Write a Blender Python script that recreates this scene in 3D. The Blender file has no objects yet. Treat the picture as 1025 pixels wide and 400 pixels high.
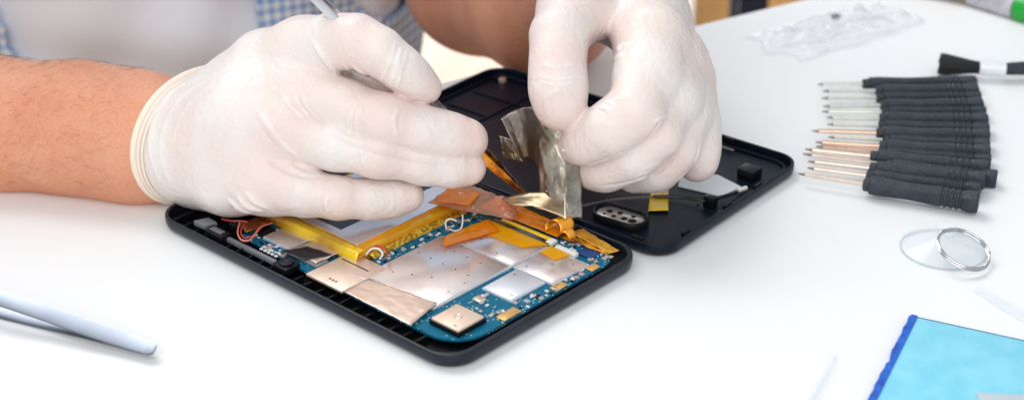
import bpy, bmesh, math, random
import numpy as np
from concurrent.futures import ThreadPoolExecutor
from mathutils import Vector, Matrix, noise as mnoise

# ------------------------------------------------------------------ camera, world, lamps, exposure
# Plan coordinates below are millimetres: x right, y away from the camera, z up from the table top.
TOPZ = 0.740                       # table top above the floor, metres
S = 0.001
CF, CP, CH = 1650.0, math.radians(26.85), 361.0
scene = bpy.context.scene
cam = bpy.data.cameras.new('camera')
camo = bpy.data.objects.new('camera', cam)
scene.collection.objects.link(camo)
camo.location = (0, 0, TOPZ + CH * S)
camo.rotation_euler = (math.pi / 2 - CP, 0, 0)
cam.sensor_width = 36
cam.lens = CF / 1025 * 36
cam.clip_start = 0.02
cam.clip_end = 60
cam.dof.use_dof = True
cam.dof.focus_distance = 0.742
cam.dof.aperture_fstop = 8.0
scene.camera = camo

w = bpy.data.worlds.new('World')
scene.world = w
w.use_nodes = True
w.node_tree.nodes['Background'].inputs[0].default_value = (0.86, 0.93, 1.0, 1)
w.node_tree.nodes['Background'].inputs[1].default_value = 0.55
scene.view_settings.view_transform = 'Standard'
scene.view_settings.look = 'None'
scene.view_settings.exposure = 0.06
scene.view_settings.gamma = 1.0


def area(name, loc, target, size, power, col, sizey=None):
    l = bpy.data.lights.new(name, 'AREA')
    l.energy = power
    l.color = col
    l.size = size
    if sizey:
        l.shape = 'RECTANGLE'
        l.size_y = sizey
    o = bpy.data.objects.new(name, l)
    scene.collection.objects.link(o)
    o.location = (loc[0] * S, loc[1] * S, TOPZ + loc[2] * S)
    d = Vector((target[0] - loc[0], target[1] - loc[1], target[2] - loc[2]))
    o.rotation_euler = d.to_track_quat('-Z', 'Y').to_euler()
    return o


area('window_light', (-1000, 1950, 1900), (60, 800, 0), 1.7, 50.0, (1.0, 0.98, 0.96))
area('front_fill', (-180, -560, 1000), (-100, 850, 40), 1.7, 17.0, (1.0, 0.975, 0.95))  # added fill from the camera side, not a real fixture
area('cabinet_fill', (-60, 1450, 700), (-60, 2500, 690), 0.8, 60.0, (1.0, 1.0, 1.0))  # unseen fill added to brighten the white cabinet

random.seed(7)
COL = scene.collection


# ------------------------------------------------------------------ reading the plan off the photograph
def ray(px, py):
    x = (px - 512.5) / CF
    y = -(py - 200) / CF
    c, s = math.cos(CP), math.sin(CP)
    return np.array([x, y * s + c, y * c - s])


def P(px, py, z):
    d = ray(px, py)
    t = (z - CH) / d[2]
    return np.array([d[0] * t, d[1] * t, z])


def Y(px, py, y):
    d = ray(px, py)
    t = y / d[1]
    return np.array([d[0] * t, y, CH + d[2] * t])


# ------------------------------------------------------------------ materials
def nodes(m):
    m.use_nodes = True
    return m.node_tree.nodes, m.node_tree.links


def mat(name, col, rough=0.5, metal=0.0, col2=None, nscale=60, bump=0.0, bscale=400, spec=0.5,
        sss=0.0, sssr=(1, .4, .25), alpha=1.0, coat=0.0, detail=4, rvar=0.0, contrast=(0.35, 0.65)):
    m = bpy.data.materials.new(name)
    N, L = nodes(m)
    b = N['Principled BSDF']
    b.inputs['Roughness'].default_value = rough
    b.inputs['Metallic'].default_value = metal
    b.inputs['Specular IOR Level'].default_value = spec
    b.inputs['Alpha'].default_value = alpha
    b.inputs['Coat Weight'].default_value = coat
    if sss:
        b.inputs['Subsurface Weight'].default_value = sss
        b.inputs['Subsurface Radius'].default_value = sssr
        b.inputs['Subsurface Scale'].default_value = 0.006
    tc = N.new('ShaderNodeTexCoord')
    c2 = col2 or tuple(min(1, c * 0.9) for c in col)
    nz = N.new('ShaderNodeTexNoise')
    nz.inputs['Scale'].default_value = nscale
    nz.inputs['Detail'].default_value = detail
    L.new(tc.outputs['Object'], nz.inputs['Vector'])
    cr = N.new('ShaderNodeValToRGB')
    cr.color_ramp.elements[0].position = contrast[0]
    cr.color_ramp.elements[1].position = contrast[1]
    cr.color_ramp.elements[0].color = (*c2, 1)
    cr.color_ramp.elements[1].color = (*col, 1)
    L.new(nz.outputs['Fac'], cr.inputs['Fac'])
    L.new(cr.outputs['Color'], b.inputs['Base Color'])
    if rvar:
        mr = N.new('ShaderNodeMapRange')
        mr.inputs['To Min'].default_value = max(0.02, rough - rvar)
        mr.inputs['To Max'].default_value = min(1, rough + rvar)
        L.new(nz.outputs['Fac'], mr.inputs['Value'])
        L.new(mr.outputs['Result'], b.inputs['Roughness'])
    if bump:
        n2 = N.new('ShaderNodeTexNoise')
        n2.inputs['Scale'].default_value = bscale
        n2.inputs['Detail'].default_value = 5
        L.new(tc.outputs['Object'], n2.inputs['Vector'])
        bp = N.new('ShaderNodeBump')
        bp.inputs['Strength'].default_value = bump
        bp.inputs['Distance'].default_value = 0.001
        L.new(n2.outputs['Fac'], bp.inputs['Height'])
        L.new(bp.outputs['Normal'], b.inputs['Normal'])
    return m


def film(name, tint, glossy, opacity, rough=0.15, bump=0.3, bscale=120):
    """thin see-through film: tinted transparency mixed with a glossy coloured coat"""
    m = bpy.data.materials.new(name)
    N, L = nodes(m)
    b = N['Principled BSDF']
    b.inputs['Base Color'].default_value = (*glossy, 1)
    b.inputs['Roughness'].default_value = rough
    b.inputs['Specular IOR Level'].default_value = 0.7
    t = N.new('ShaderNodeBsdfTransparent')
    t.inputs['Color'].default_value = (*tint, 1)
    mx = N.new('ShaderNodeMixShader')
    tc = N.new('ShaderNodeTexCoord')
    n = N.new('ShaderNodeTexNoise')
    n.inputs['Scale'].default_value = bscale
    L.new(tc.outputs['Object'], n.inputs['Vector'])
    bp = N.new('ShaderNodeBump')
    bp.inputs['Strength'].default_value = bump
    bp.inputs['Distance'].default_value = 0.002
    L.new(n.outputs['Fac'], bp.inputs['Height'])
    L.new(bp.outputs['Normal'], b.inputs['Normal'])
    lw = N.new('ShaderNodeLayerWeight')
    lw.inputs['Blend'].default_value = 0.25
    L.new(bp.outputs['Normal'], lw.inputs['Normal'])
    mr = N.new('ShaderNodeMapRange')
    mr.inputs['To Min'].default_value = opacity
    mr.inputs['To Max'].default_value = min(1.0, opacity + 0.6)
    L.new(lw.outputs['Facing'], mr.inputs['Value'])
    L.new(mr.outputs['Result'], mx.inputs['Fac'])
    L.new(t.outputs[0], mx.inputs[1])
    L.new(b.outputs[0], mx.inputs[2])
    L.new(mx.outputs[0], N['Material Output'].inputs['Surface'])
    return m


def srgb(r, g, b):
    f = lambda c: (c / 255 / 12.92) if c / 255 <= 0.04045 else ((c / 255 + 0.055) / 1.055) ** 2.4
    return (f(r), f(g), f(b))


M = {}
M['table'] = mat('table_laminate', (0.83, 0.84, 0.845), 0.5, col2=(0.81, 0.82, 0.825), nscale=9, bump=0.03, bscale=900, spec=0.25)
M['floor'] = mat('floor_wood', (0.62, 0.30, 0.06), 0.5, col2=(0.42, 0.18, 0.035), nscale=5)
M['cabinet'] = mat('cabinet_paint', (0.88, 0.88, 0.86), 0.5)
M['navy_post'] = mat('post_paint', (0.012, 0.018, 0.04), 0.45)
M['rim'] = mat('housing_plastic', (0.012, 0.016, 0.026), 0.3, col2=(0.009, 0.012, 0.019), nscale=200, bump=0.1, bscale=2500, spec=0.3)
M['black'] = mat('black_plastic', (0.004, 0.0045, 0.006), 0.4, nscale=200, spec=0.25)
M['cover'] = mat('cover_plastic', (0.006, 0.011, 0.023), 0.32, col2=(0.0035, 0.006, 0.013), nscale=40, bump=0.12, bscale=1500, rvar=0.08, spec=0.22)
M['dark_film'] = mat('label_navy', (0.006, 0.010, 0.022), 0.2, nscale=100)
M['silver'] = mat('shield_tin', (0.90, 0.84, 0.82), 0.22, 0.75, col2=(0.72, 0.64, 0.62), nscale=45, bump=0.05, bscale=300, rvar=0.08)
M['silver_cool'] = mat('shield_cool', (0.82, 0.86, 0.93), 0.34, 0.55, col2=(0.74, 0.78, 0.85), nscale=60, bump=0.05)
M['steel'] = mat('steel', (0.62, 0.62, 0.63), 0.22, 1.0, col2=(0.48, 0.48, 0.5), nscale=120, bump=0.04, bscale=800)
M['blue_steel'] = mat('brushed_steel', (0.22, 0.25, 0.30), 0.28, 0.95, col2=(0.20, 0.225, 0.27), nscale=60, bump=0.01, bscale=900)
M['tan_foil'] = mat('copper_foil', (0.84, 0.67, 0.56), 0.36, 0.6, col2=(0.66, 0.50, 0.41), nscale=60, bump=0.25, bscale=160)
M['brass'] = mat('brass_sheet', (0.50, 0.40, 0.25), 0.30, 0.9, col2=(0.36, 0.28, 0.18), nscale=60, bump=0.15, bscale=150)
M['chip'] = mat('ceramic_chip', (0.80, 0.63, 0.50), 0.4, 0.3, col2=(0.74, 0.57, 0.45), nscale=90)
M['gold'] = mat('gold_pad', (0.85, 0.54, 0.20), 0.35, 0.5, col2=(0.55, 0.32, 0.1), nscale=200)
M['white_plastic'] = mat('white_plastic', (0.78, 0.77, 0.73), 0.45)
M['grey_plastic'] = mat('grey_plastic', (0.20, 0.21, 0.23), 0.45)
M['yellow_tape'] = mat('yellow_tape', (0.90, 0.62, 0.008), 0.25, col2=(0.78, 0.47, 0.004), nscale=80, bump=0.12, bscale=200, coat=0.4)
M['battery_tape_yellow'] = mat('battery_tape_yellow', (0.92, 0.62, 0.01), 0.2, 0.15, col2=(0.42, 0.18, 0.008), nscale=26, bump=0.15, bscale=160, coat=0.5, contrast=(0.38, 0.56))
M['amber_edge'] = mat('battery_tape', (0.80, 0.44, 0.012), 0.2, 0.25, col2=(0.50, 0.20, 0.006), nscale=70, bump=0.15, bscale=150, coat=0.5)
M['painted_glints'] = mat('tape_painted_glints', (0.85, 0.60, 0.06), 0.2, 0.5, col2=(0.40, 0.20, 0.015), nscale=650, bump=0.6, bscale=600, contrast=(0.42, 0.58))  # gold glints painted as speckle over brown tape
M['kapton'] = film('kapton_film', (1.0, 0.50, 0.03), (1.0, 0.40, 0.008), 0.34, 0.08, 0.08, 110)
M['kapton_yellow'] = film('kapton_yellow', (1.0, 0.72, 0.03), (1.0, 0.62, 0.012), 0.22, 0.08, 0.05, 110)
M['flex'] = mat('flex_cable', (0.90, 0.38, 0.01), 0.14, 0.3, col2=(0.22, 0.04, 0.004), nscale=75, bump=0.2, bscale=120, coat=0.7, contrast=(0.42, 0.54))
M['pinkfilm'] = film('crumpled_film', (1.0, 0.66, 0.30), (0.66, 0.46, 0.37), 0.22, 0.10, 0.35, 90)
M['red_wire'] = mat('wire_red', (0.55, 0.06, 0.045), 0.4)
M['salmon_wire'] = mat('wire_salmon', (0.75, 0.22, 0.17), 0.4)
M['white_wire'] = mat('wire_white', (0.82, 0.80, 0.76), 0.4)
M['black_wire'] = mat('wire_black', (0.010, 0.010, 0.012), 0.35)
M['foil'] = mat('crumpled_foil', (0.52, 0.47, 0.40), 0.28, 0.95, col2=(0.27, 0.23, 0.18), nscale=70, bump=0.35, bscale=260, rvar=0.08)
M['foil_grey'] = mat('foil_grey', (0.34, 0.31, 0.30), 0.36, 0.85, col2=(0.16, 0.11, 0.07), nscale=42, bump=0.25, bscale=200)
M['amber_reflection_tip'] = mat('amber_reflection_blade', (0.62, 0.25, 0.02), 0.18, 0.8, col2=(0.06, 0.018, 0.006), nscale=110, bump=0.2, bscale=300, contrast=(0.4, 0.6))  # steel blade with its amber reflection painted into the colour
M['handle'] = mat('handle_rubber', (0.023, 0.033, 0.047), 0.45, col2=(0.012, 0.018, 0.028), nscale=160, bump=0.6, bscale=900)
M['shaft'] = mat('shaft_warm', (0.86, 0.74, 0.64), 0.33, 0.75, col2=(0.78, 0.64, 0.54), nscale=250)
M['shaft_pale'] = mat('shaft_pale', (0.84, 0.85, 0.78), 0.33, 0.7, col2=(0.74, 0.74, 0.68), nscale=250)
M['shaft_copper'] = mat('shaft_copper', (0.86, 0.60, 0.46), 0.33, 0.75, col2=(0.76, 0.52, 0.4), nscale=250)
M['tip'] = mat('tool_tip', (0.30, 0.27, 0.25), 0.35, 0.9)
M['bristle'] = mat('bristles', (0.006, 0.007, 0.010), 0.7, bump=1.0, bscale=1500)
M['ferrule'] = mat('ferrule', (0.80, 0.82, 0.84), 0.3, 0.1)
M['clear'] = film('clear_plastic', (0.975, 0.985, 0.99), (0.90, 0.93, 0.96), 0.07, 0.06, 0.0)
M['bagfilm'] = film('bag_film', (0.99, 0.99, 0.995), (0.93, 0.94, 0.96), 0.03, 0.14, 0.5, 60)
M['sponge'] = mat('blue_paper', (0.25, 0.65, 0.79), 0.75, col2=(0.19, 0.58, 0.74), nscale=90, bump=0.3, bscale=500)
M['sponge_edge'] = mat('blue_edge', (0.003, 0.14, 0.62), 0.45, col2=(0.003, 0.06, 0.40), nscale=200, bump=0.5, bscale=300)
M['navy_edge'] = mat('navy_line', (0.01, 0.10, 0.22), 0.6)
M['patch'] = mat('grey_patch', (0.50, 0.56, 0.62), 0.5)
M['green'] = mat('green_cap', (0.008, 0.36, 0.035), 0.3)
M['wood'] = mat('wood_strip', (0.42, 0.30, 0.13), 0.5, col2=(0.34, 0.23, 0.09), nscale=40)
M['speckle'] = mat('speckled_tube', (0.55, 0.55, 0.58), 0.3, col2=(0.38, 0.37, 0.40), nscale=160)
M['trouser'] = mat('trouser_cloth', (0.016, 0.022, 0.045), 0.8)
M['bead'] = mat('cuff_bead', (0.92, 0.80, 0.68), 0.45, col2=(0.90, 0.76, 0.63), nscale=60, sss=0.1)
M['tee'] = mat('tee_cloth', (0.87, 0.90, 0.97), 0.9, col2=(0.84, 0.87, 0.94), nscale=12, bump=0.3, bscale=700)


def skin():
    m = mat('skin', (0.77, 0.365, 0.225), 0.45, col2=(0.71, 0.30, 0.175), nscale=40, sss=0.1, spec=0.3, detail=8)
    N, L = nodes(m)
    b = N['Principled BSDF']
    tc = N.new('ShaderNodeTexCoord')
    v = N.new('ShaderNodeTexVoronoi')
    v.inputs['Scale'].default_value = 700
    n = N.new('ShaderNodeTexNoise')
    n.inputs['Scale'].default_value = 350
    n.inputs['Detail'].default_value = 6
    # short dark hairs: stretched noise, thresholded, mixed thinly into the colour
    mp = N.new('ShaderNodeMapping')
    mp.inputs['Scale'].default_value = (420, 2600, 2400)
    mp.inputs['Rotation'].default_value = (0.2, 0.5, 0.6)
    h = N.new('ShaderNodeTexNoise')
    h.inputs['Scale'].default_value = 1.0
    h.inputs['Detail'].default_value = 2
    L.new(tc.outputs['Object'], mp.inputs['Vector'])
    L.new(mp.outputs[0], h.inputs['Vector'])
    cr = N.new('ShaderNodeValToRGB')
    cr.color_ramp.elements[0].position = 0.50
    cr.color_ramp.elements[1].position = 0.66
    cr.color_ramp.elements[0].color = (0, 0, 0, 1)
    cr.color_ramp.elements[1].color = (0.22, 0.22, 0.22, 1)
    L.new(h.outputs['Fac'], cr.inputs['Fac'])
    old = b.inputs['Base Color'].links[0].from_socket
    mx = N.new('ShaderNodeMix')
    mx.data_type = 'RGBA'
    L.new(cr.outputs['Color'], mx.inputs['Factor'])
    L.new(old, mx.inputs['A'])
    mx.inputs['B'].default_value = (0.22, 0.085, 0.04, 1)
    L.new(mx.outputs['Result'], b.inputs['Base Color'])
    L.new(tc.outputs['Object'], v.inputs['Vector'])
    L.new(tc.outputs['Object'], n.inputs['Vector'])
    ad = N.new('ShaderNodeMath')
    L.new(v.outputs['Distance'], ad.inputs[0])
    L.new(n.outputs['Fac'], ad.inputs[1])
    bp = N.new('ShaderNodeBump')
    bp.inputs['Strength'].default_value = 0.35
    bp.inputs['Distance'].default_value = 0.0007
    L.new(ad.outputs[0], bp.inputs['Height'])
    L.new(bp.outputs['Normal'], b.inputs['Normal'])
    return m


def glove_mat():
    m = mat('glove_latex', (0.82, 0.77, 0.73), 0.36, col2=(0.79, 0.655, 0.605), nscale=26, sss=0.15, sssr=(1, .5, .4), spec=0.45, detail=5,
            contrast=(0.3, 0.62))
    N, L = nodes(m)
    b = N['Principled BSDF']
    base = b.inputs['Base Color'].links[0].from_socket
    for att, colr, amt in (('stretch', (0.80, 0.60, 0.54, 1), 0.7), ('fold', (0.95, 0.92, 0.87, 1), 1.0)):  # fold paints the ridge highlights into the latex colour
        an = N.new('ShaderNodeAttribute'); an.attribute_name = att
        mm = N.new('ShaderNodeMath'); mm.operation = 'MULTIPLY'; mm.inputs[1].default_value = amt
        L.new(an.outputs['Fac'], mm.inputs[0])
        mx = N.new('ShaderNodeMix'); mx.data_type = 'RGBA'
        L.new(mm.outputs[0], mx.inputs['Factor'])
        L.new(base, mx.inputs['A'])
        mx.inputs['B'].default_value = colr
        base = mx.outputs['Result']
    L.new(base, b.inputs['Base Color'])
    tc = N.new('ShaderNodeTexCoord')
    hs = []
    for sc, amp, dist in ((90, 0.9, 1.5), (420, 0.35, 0.3), (1500, 0.12, 0)):
        n = N.new('ShaderNodeTexNoise')
        n.inputs['Scale'].default_value = sc
        n.inputs['Detail'].default_value = 3
        n.inputs['Distortion'].default_value = dist
        L.new(tc.outputs['Object'], n.inputs['Vector'])
        mu = N.new('ShaderNodeMath')
        mu.operation = 'MULTIPLY'
        mu.inputs[1].default_value = amp
        L.new(n.outputs['Fac'], mu.inputs[0])
        hs.append(mu)
    a1 = N.new('ShaderNodeMath'); a2 = N.new('ShaderNodeMath')
    L.new(hs[0].outputs[0], a1.inputs[0]); L.new(hs[1].outputs[0], a1.inputs[1])
    L.new(a1.outputs[0], a2.inputs[0]); L.new(hs[2].outputs[0], a2.inputs[1])
    bp = N.new('ShaderNodeBump')
    bp.inputs['Strength'].default_value = 0.6
    bp.inputs['Distance'].default_value = 0.0016
    L.new(a2.outputs[0], bp.inputs['Height'])
    L.new(bp.outputs['Normal'], b.inputs['Normal'])
    return m


def plaid_mat():
    m = bpy.data.materials.new('plaid_cotton')
    N, L = nodes(m)
    b = N['Principled BSDF']
    b.inputs['Roughness'].default_value = 0.85
    tc = N.new('ShaderNodeTexCoord')
    mp = N.new('ShaderNodeMapping')
    mp.vector_type = 'POINT'
    mp.inputs['Rotation'].default_value = (0, 0, math.radians(-30))
    L.new(tc.outputs['Object'], mp.inputs['Vector'])
    sp = N.new('ShaderNodeSeparateXYZ')
    L.new(mp.outputs[0], sp.inputs[0])
    outs = []
    for ax in ('X', 'Z'):
        mm = N.new('ShaderNodeMath'); mm.operation = 'MULTIPLY'; mm.inputs[1].default_value = 2 * math.pi / 0.0068
        L.new(sp.outputs[ax], mm.inputs[0])
        sn = N.new('ShaderNodeMath'); sn.operation = 'SINE'
        L.new(mm.outputs[0], sn.inputs[0])
        mr = N.new('ShaderNodeMapRange')
        mr.inputs['From Min'].default_value = -0.3; mr.inputs['From Max'].default_value = 0.3
        L.new(sn.outputs[0], mr.inputs['Value'])
        outs.append(mr)
    ad = N.new('ShaderNodeMath')
    L.new(outs[0].outputs[0], ad.inputs[0]); L.new(outs[1].outputs[0], ad.inputs[1])
    hv = N.new('ShaderNodeMath'); hv.operation = 'MULTIPLY'; hv.inputs[1].default_value = 0.5
    L.new(ad.outputs[0], hv.inputs[0])
    cr = N.new('ShaderNodeValToRGB')
    e = cr.color_ramp.elements
    e[0].color = (0.78, 0.80, 0.84, 1); e[1].color = (0.22, 0.40, 0.70, 1)
    k = e.new(0.5); k.color = (0.46, 0.60, 0.78, 1)
    L.new(hv.outputs[0], cr.inputs['Fac'])
    L.new(cr.outputs['Color'], b.inputs['Base Color'])
    return m


def pcb_mat():
    m = bpy.data.materials.new('circuit_board')
    N, L = nodes(m)
    b = N['Principled BSDF']
    b.inputs['Roughness'].default_value = 0.45
    b.inputs['Specular IOR Level'].default_value = 0.15
    tc = N.new('ShaderNodeTexCoord')
    v = N.new('ShaderNodeTexVoronoi')
    v.distance = 'CHEBYCHEV'
    v.inputs['Scale'].default_value = 620
    L.new(tc.outputs['Object'], v.inputs['Vector'])
    n = N.new('ShaderNodeTexNoise')
    n.inputs['Scale'].default_value = 95
    n.inputs['Detail'].default_value = 2
    L.new(tc.outputs['Object'], n.inputs['Vector'])
    # pads only where the coarse noise is high
    lt = N.new('ShaderNodeMath'); lt.operation = 'LESS_THAN'; lt.inputs[1].default_value = 0.17
    L.new(v.outputs['Distance'], lt.inputs[0])
    gt = N.new('ShaderNodeMath'); gt.operation = 'GREATER_THAN'; gt.inputs[1].default_value = 0.49
    L.new(n.outputs['Fac'], gt.inputs[0])
    mu = N.new('ShaderNodeMath'); mu.operation = 'MULTIPLY'
    L.new(lt.outputs[0], mu.inputs[0]); L.new(gt.outputs[0], mu.inputs[1])
    br = N.new('ShaderNodeTexBrick')
    br.inputs['Scale'].default_value = 300
    br.inputs['Color1'].default_value = (0.002, 0.14, 0.235, 1)
    br.inputs['Color2'].default_value = (0.002, 0.095, 0.165, 1)
    br.inputs['Mortar'].default_value = (0.004, 0.14, 0.25, 1)
    br.inputs['Mortar Size'].default_value = 0.03
    L.new(tc.outputs['Object'], br.inputs['Vector'])
    mx = N.new('ShaderNodeMix'); mx.data_type = 'RGBA'
    L.new(mu.outputs[0], mx.inputs['Factor'])
    L.new(br.outputs['Color'], mx.inputs['A'])
    mx.inputs['B'].default_value = (0.68, 0.66, 0.55, 1)
    L.new(mx.outputs['Result'], b.inputs['Base Color'])
    return m


M['skin'] = skin()
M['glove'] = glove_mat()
M['plaid'] = plaid_mat()
M['pcb'] = pcb_mat()


# ------------------------------------------------------------------ building helpers
def thing(name, label, cat, loc=(0, 0, 0), rotz=0.0, group=None, direct=None):
    """Empty at the base of a thing; loc in plan millimetres"""
    o = bpy.data.objects.new(name, None)
    COL.objects.link(o)
    o.empty_display_size = 0.02
    o.location = (loc[0] * S, loc[1] * S, TOPZ + loc[2] * S)
    o.rotation_euler = (0, 0, rotz)
    o['label'] = label
    o['category'] = cat
    if group:
        o['group'] = group
    return o


def smooth(me, angle=35):
    for p in me.polygons:
        p.use_smooth = True
    me.update()
    try:
        me.set_sharp_from_angle(angle=math.radians(angle))
    except Exception:
        pass


def link(name, me, m, parent=None, label=None):
    if m:
        me.materials.append(m)
    o = bpy.data.objects.new(name, me)
    COL.objects.link(o)
    if parent:
        o.parent = parent
    if label:
        o['label'] = label
    return o


class MB:
    """collects shapes (millimetres, in the parent's frame) for ONE mesh object"""

    def __init__(s):
        s.bm = bmesh.new()

    def add(s, verts, faces):
        vs = [s.bm.verts.new((float(v[0]) * S, float(v[1]) * S, float(v[2]) * S)) for v in verts]
        for f in faces:
            try:
                s.bm.faces.new([vs[i] for i in f])
            except ValueError:
                pass
        return vs

    def prism(s, pts, z0, z1, bevel=0.0, seg=2):
        """pts counter-clockwise"""
        n = len(pts)
        before = set(s.bm.edges)
        s.add([(p[0], p[1], z0) for p in pts] + [(p[0], p[1], z1) for p in pts],
              [tuple(range(n - 1, -1, -1)), tuple(range(n, 2 * n))] +
              [(i, (i + 1) % n, n + (i + 1) % n, n + i) for i in range(n)])
        if bevel:
            ed = [e for e in s.bm.edges if e not in before]
            bmesh.ops.bevel(s.bm, geom=ed, offset=bevel * S, segments=seg, affect='EDGES', profile=0.5)
        return s

    def box(s, u0, u1, v0, v1, z0, z1, bevel=0.0, seg=2):
        return s.prism([(u0, v0), (u1, v0), (u1, v1), (u0, v1)], z0, z1, bevel, seg)

    def tube(s, pts, r, n=10, closed=False, flat=1.0):
        pts = [np.array(p, float) for p in pts]
        m = len(pts)
        rs = r if hasattr(r, '__len__') else [r] * m
        verts, faces = [], []
        up = np.array([0, 0, 1.0])
        t0 = None
        for i, p in enumerate(pts):
            a = pts[(i - 1) % m] if (closed or i > 0) else p
            b = pts[(i + 1) % m] if (closed or i < m - 1) else p
            t = b - a
            t /= (np.linalg.norm(t) + 1e-9)
            if t0 is None:
                u = np.cross(up, t)
                if np.linalg.norm(u) < 1e-3:
                    u = np.cross(np.array([1.0, 0, 0]), t)
            else:
                u = u - t * (u @ t)
            u = u / (np.linalg.norm(u) + 1e-9)
            vv = np.cross(t, u)
            t0 = t
            for k in range(n):
                an = 2 * math.pi * k / n
                verts.append(p + rs[i] * (math.cos(an) * u + math.sin(an) * vv * flat))
        rings = m if closed else m - 1
        for i in range(rings):
            for k in range(n):
                j = (i + 1) % m
                faces.append((i * n + k, i * n + (k + 1) % n, j * n + (k + 1) % n, j * n + k))
        if not closed:
            faces.append(tuple(range(n - 1, -1, -1)))
            faces.append(tuple((m - 1) * n + k for k in range(n)))
        s.add(verts, faces)
        return s

    def loft(s, rings, cap=True):
        n = len(rings[0])
        verts = [p for r in rings for p in r]
        faces = []
        for i in range(len(rings) - 1):
            for k in range(n):
                faces.append((i * n + k, i * n + (k + 1) % n, (i + 1) * n + (k + 1) % n, (i + 1) * n + k))
        if cap:
            faces.append(tuple(range(n - 1, -1, -1)))
            faces.append(tuple((len(rings) - 1) * n + k for k in range(n)))
        s.add(verts, faces)
        return s

    def cyl(s, c, r, z0, z1, n=24, bevel=0.0, ry=None, rot=0.0):
        ry = ry or r
        pts = []
        for k in range(n):
            a = 2 * math.pi * k / n
            x, y = r * math.cos(a), ry * math.sin(a)
            pts.append((c[0] + x * math.cos(rot) - y * math.sin(rot), c[1] + x * math.sin(rot) + y * math.cos(rot)))
        return s.prism(pts, z0, z1, bevel)

    def ball(s, c, r, sq=(1, 1, 1), n=16):
        verts, faces = [], []
        h = n // 2
        for i in range(1, h):
            th = math.pi * i / h
            for k in range(n):
                a = 2 * math.pi * k / n
                verts.append((c[0] + r * sq[0] * math.sin(th) * math.cos(a), c[1] + r * sq[1] * math.sin(th) * math.sin(a), c[2] + r * sq[2] * math.cos(th)))
        top = len(verts); verts.append((c[0], c[1], c[2] + r * sq[2]))
        bot = len(verts); verts.append((c[0], c[1], c[2] - r * sq[2]))
        for i in range(h - 2):
            for k in range(n):
                faces.append((i * n + k, (i + 1) * n + k, (i + 1) * n + (k + 1) % n, i * n + (k + 1) % n))
        for k in range(n):
            faces.append((top, k, (k + 1) % n))
            faces.append((bot, (h - 2) * n + (k + 1) % n, (h - 2) * n + k))
        s.add(verts, faces)
        return s

    def sheet(s, fn, nu, nv):
        """open sheet from fn(i/nu, j/nv) -> point; give it thickness with thick()"""
        verts = [fn(i / nu, j / nv) for i in range(nu + 1) for j in range(nv + 1)]
        w_ = nv + 1
        s.add(verts, [(i * w_ + j, (i + 1) * w_ + j, (i + 1) * w_ + j + 1, i * w_ + j + 1) for i in range(nu) for j in range(nv)])
        return s

    def build(s, name, m, parent=None, label=None, angle=35):
        bmesh.ops.recalc_face_normals(s.bm, faces=s.bm.faces[:])
        me = bpy.data.meshes.new(name)
        s.bm.to_mesh(me)
        s.bm.free()
        smooth(me, angle)
        return link(name, me, m, parent, label)


def thick(o, t):
    md = o.modifiers.new('thickness', 'SOLIDIFY')
    md.thickness = t * S
    md.offset = 0
    return o


def rrect(u0, u1, v0, v1, r, n=8):
    rs = r if hasattr(r, '__len__') else (r, r, r, r)      # corners: (u0,v0) (u1,v0) (u1,v1) (u0,v1)
    pts = []
    for (cx, cy, a0), rr in zip(((u0, v0, 180), (u1, v0, 270), (u1, v1, 0), (u0, v1, 90)), rs):
        sx = 1 if cx == u0 else -1
        sy = 1 if cy == v0 else -1
        ox, oy = cx + sx * rr, cy + sy * rr
        for k in range(n + 1):
            a = math.radians(a0 + 90 * k / n)
            pts.append((ox + rr * math.cos(a), oy + rr * math.sin(a)))
    return pts


def curve_pts(pts, n=8):
    """Catmull-Rom through 3-D points"""
    pts = [np.array(p, float) for p in pts]
    out = []
    for i in range(len(pts) - 1):
        p0 = pts[max(i - 1, 0)]; p1 = pts[i]; p2 = pts[i + 1]; p3 = pts[min(i + 2, len(pts) - 1)]
        for k in range(n):
            t = k / n
            out.append(0.5 * (2 * p1 + (p2 - p0) * t + (2 * p0 - 5 * p1 + 4 * p2 - p3) * t * t + (3 * p1 - p0 - 3 * p2 + p3) * t ** 3))
    out.append(pts[-1])
    return out


# ------------------------------------------------------------------ the setting: floor; then the table
fl = MB().box(-6000, 6000, -4000, 9000, -30, 0)
fo = fl.build('floor', M['floor'])
fo['kind'] = 'structure'

tb = thing('work_table', 'large plain white table top that everything lies on', 'table', (0, 700, -740))
edge = [(500, 1165), (300, 1062), (183, 993), (109, 946), (40, 908), (-13, 877), (-60, 843), (-120, 808), (-200, 778), (-300, 752), (-450, 735), (-800, 730)]
outline = [(-800, -60), (900, -60), (900, 1250)] + edge
MB().prism([(p[0], p[1] - 700) for p in outline], 715, 740, 2.5, 3).build('tabletop', M['table'], tb)
for lx, ly in ((-720, 0), (820, 0), (820, 1180), (-720, 680)):
    MB().box(lx - 25, lx + 25, ly - 700 - 25 + 20, ly - 700 + 25 + 20, 0, 714.5, 2).build('table_leg', M['steel'], tb)

cb = thing('cabinet', 'bright white cabinet out of focus behind the worker, under the raised forearm', 'cabinet', (-60, 2500, -740))
MB().box(-190, 330, -200, 200, 40, 1000, 4).build('cabinet_body', M['cabinet'], cb)
MB().box(-186, 66, -222, -201, 50, 990, 3).build('cabinet_door', M['cabinet'], cb)
MB().box(72, 326, -222, -201, 50, 990, 3).build('cabinet_door', M['cabinet'], cb)
MB().box(-180, 320, -180, 190, 0, 39.5).build('plinth', M['navy_post'], cb)

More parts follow.
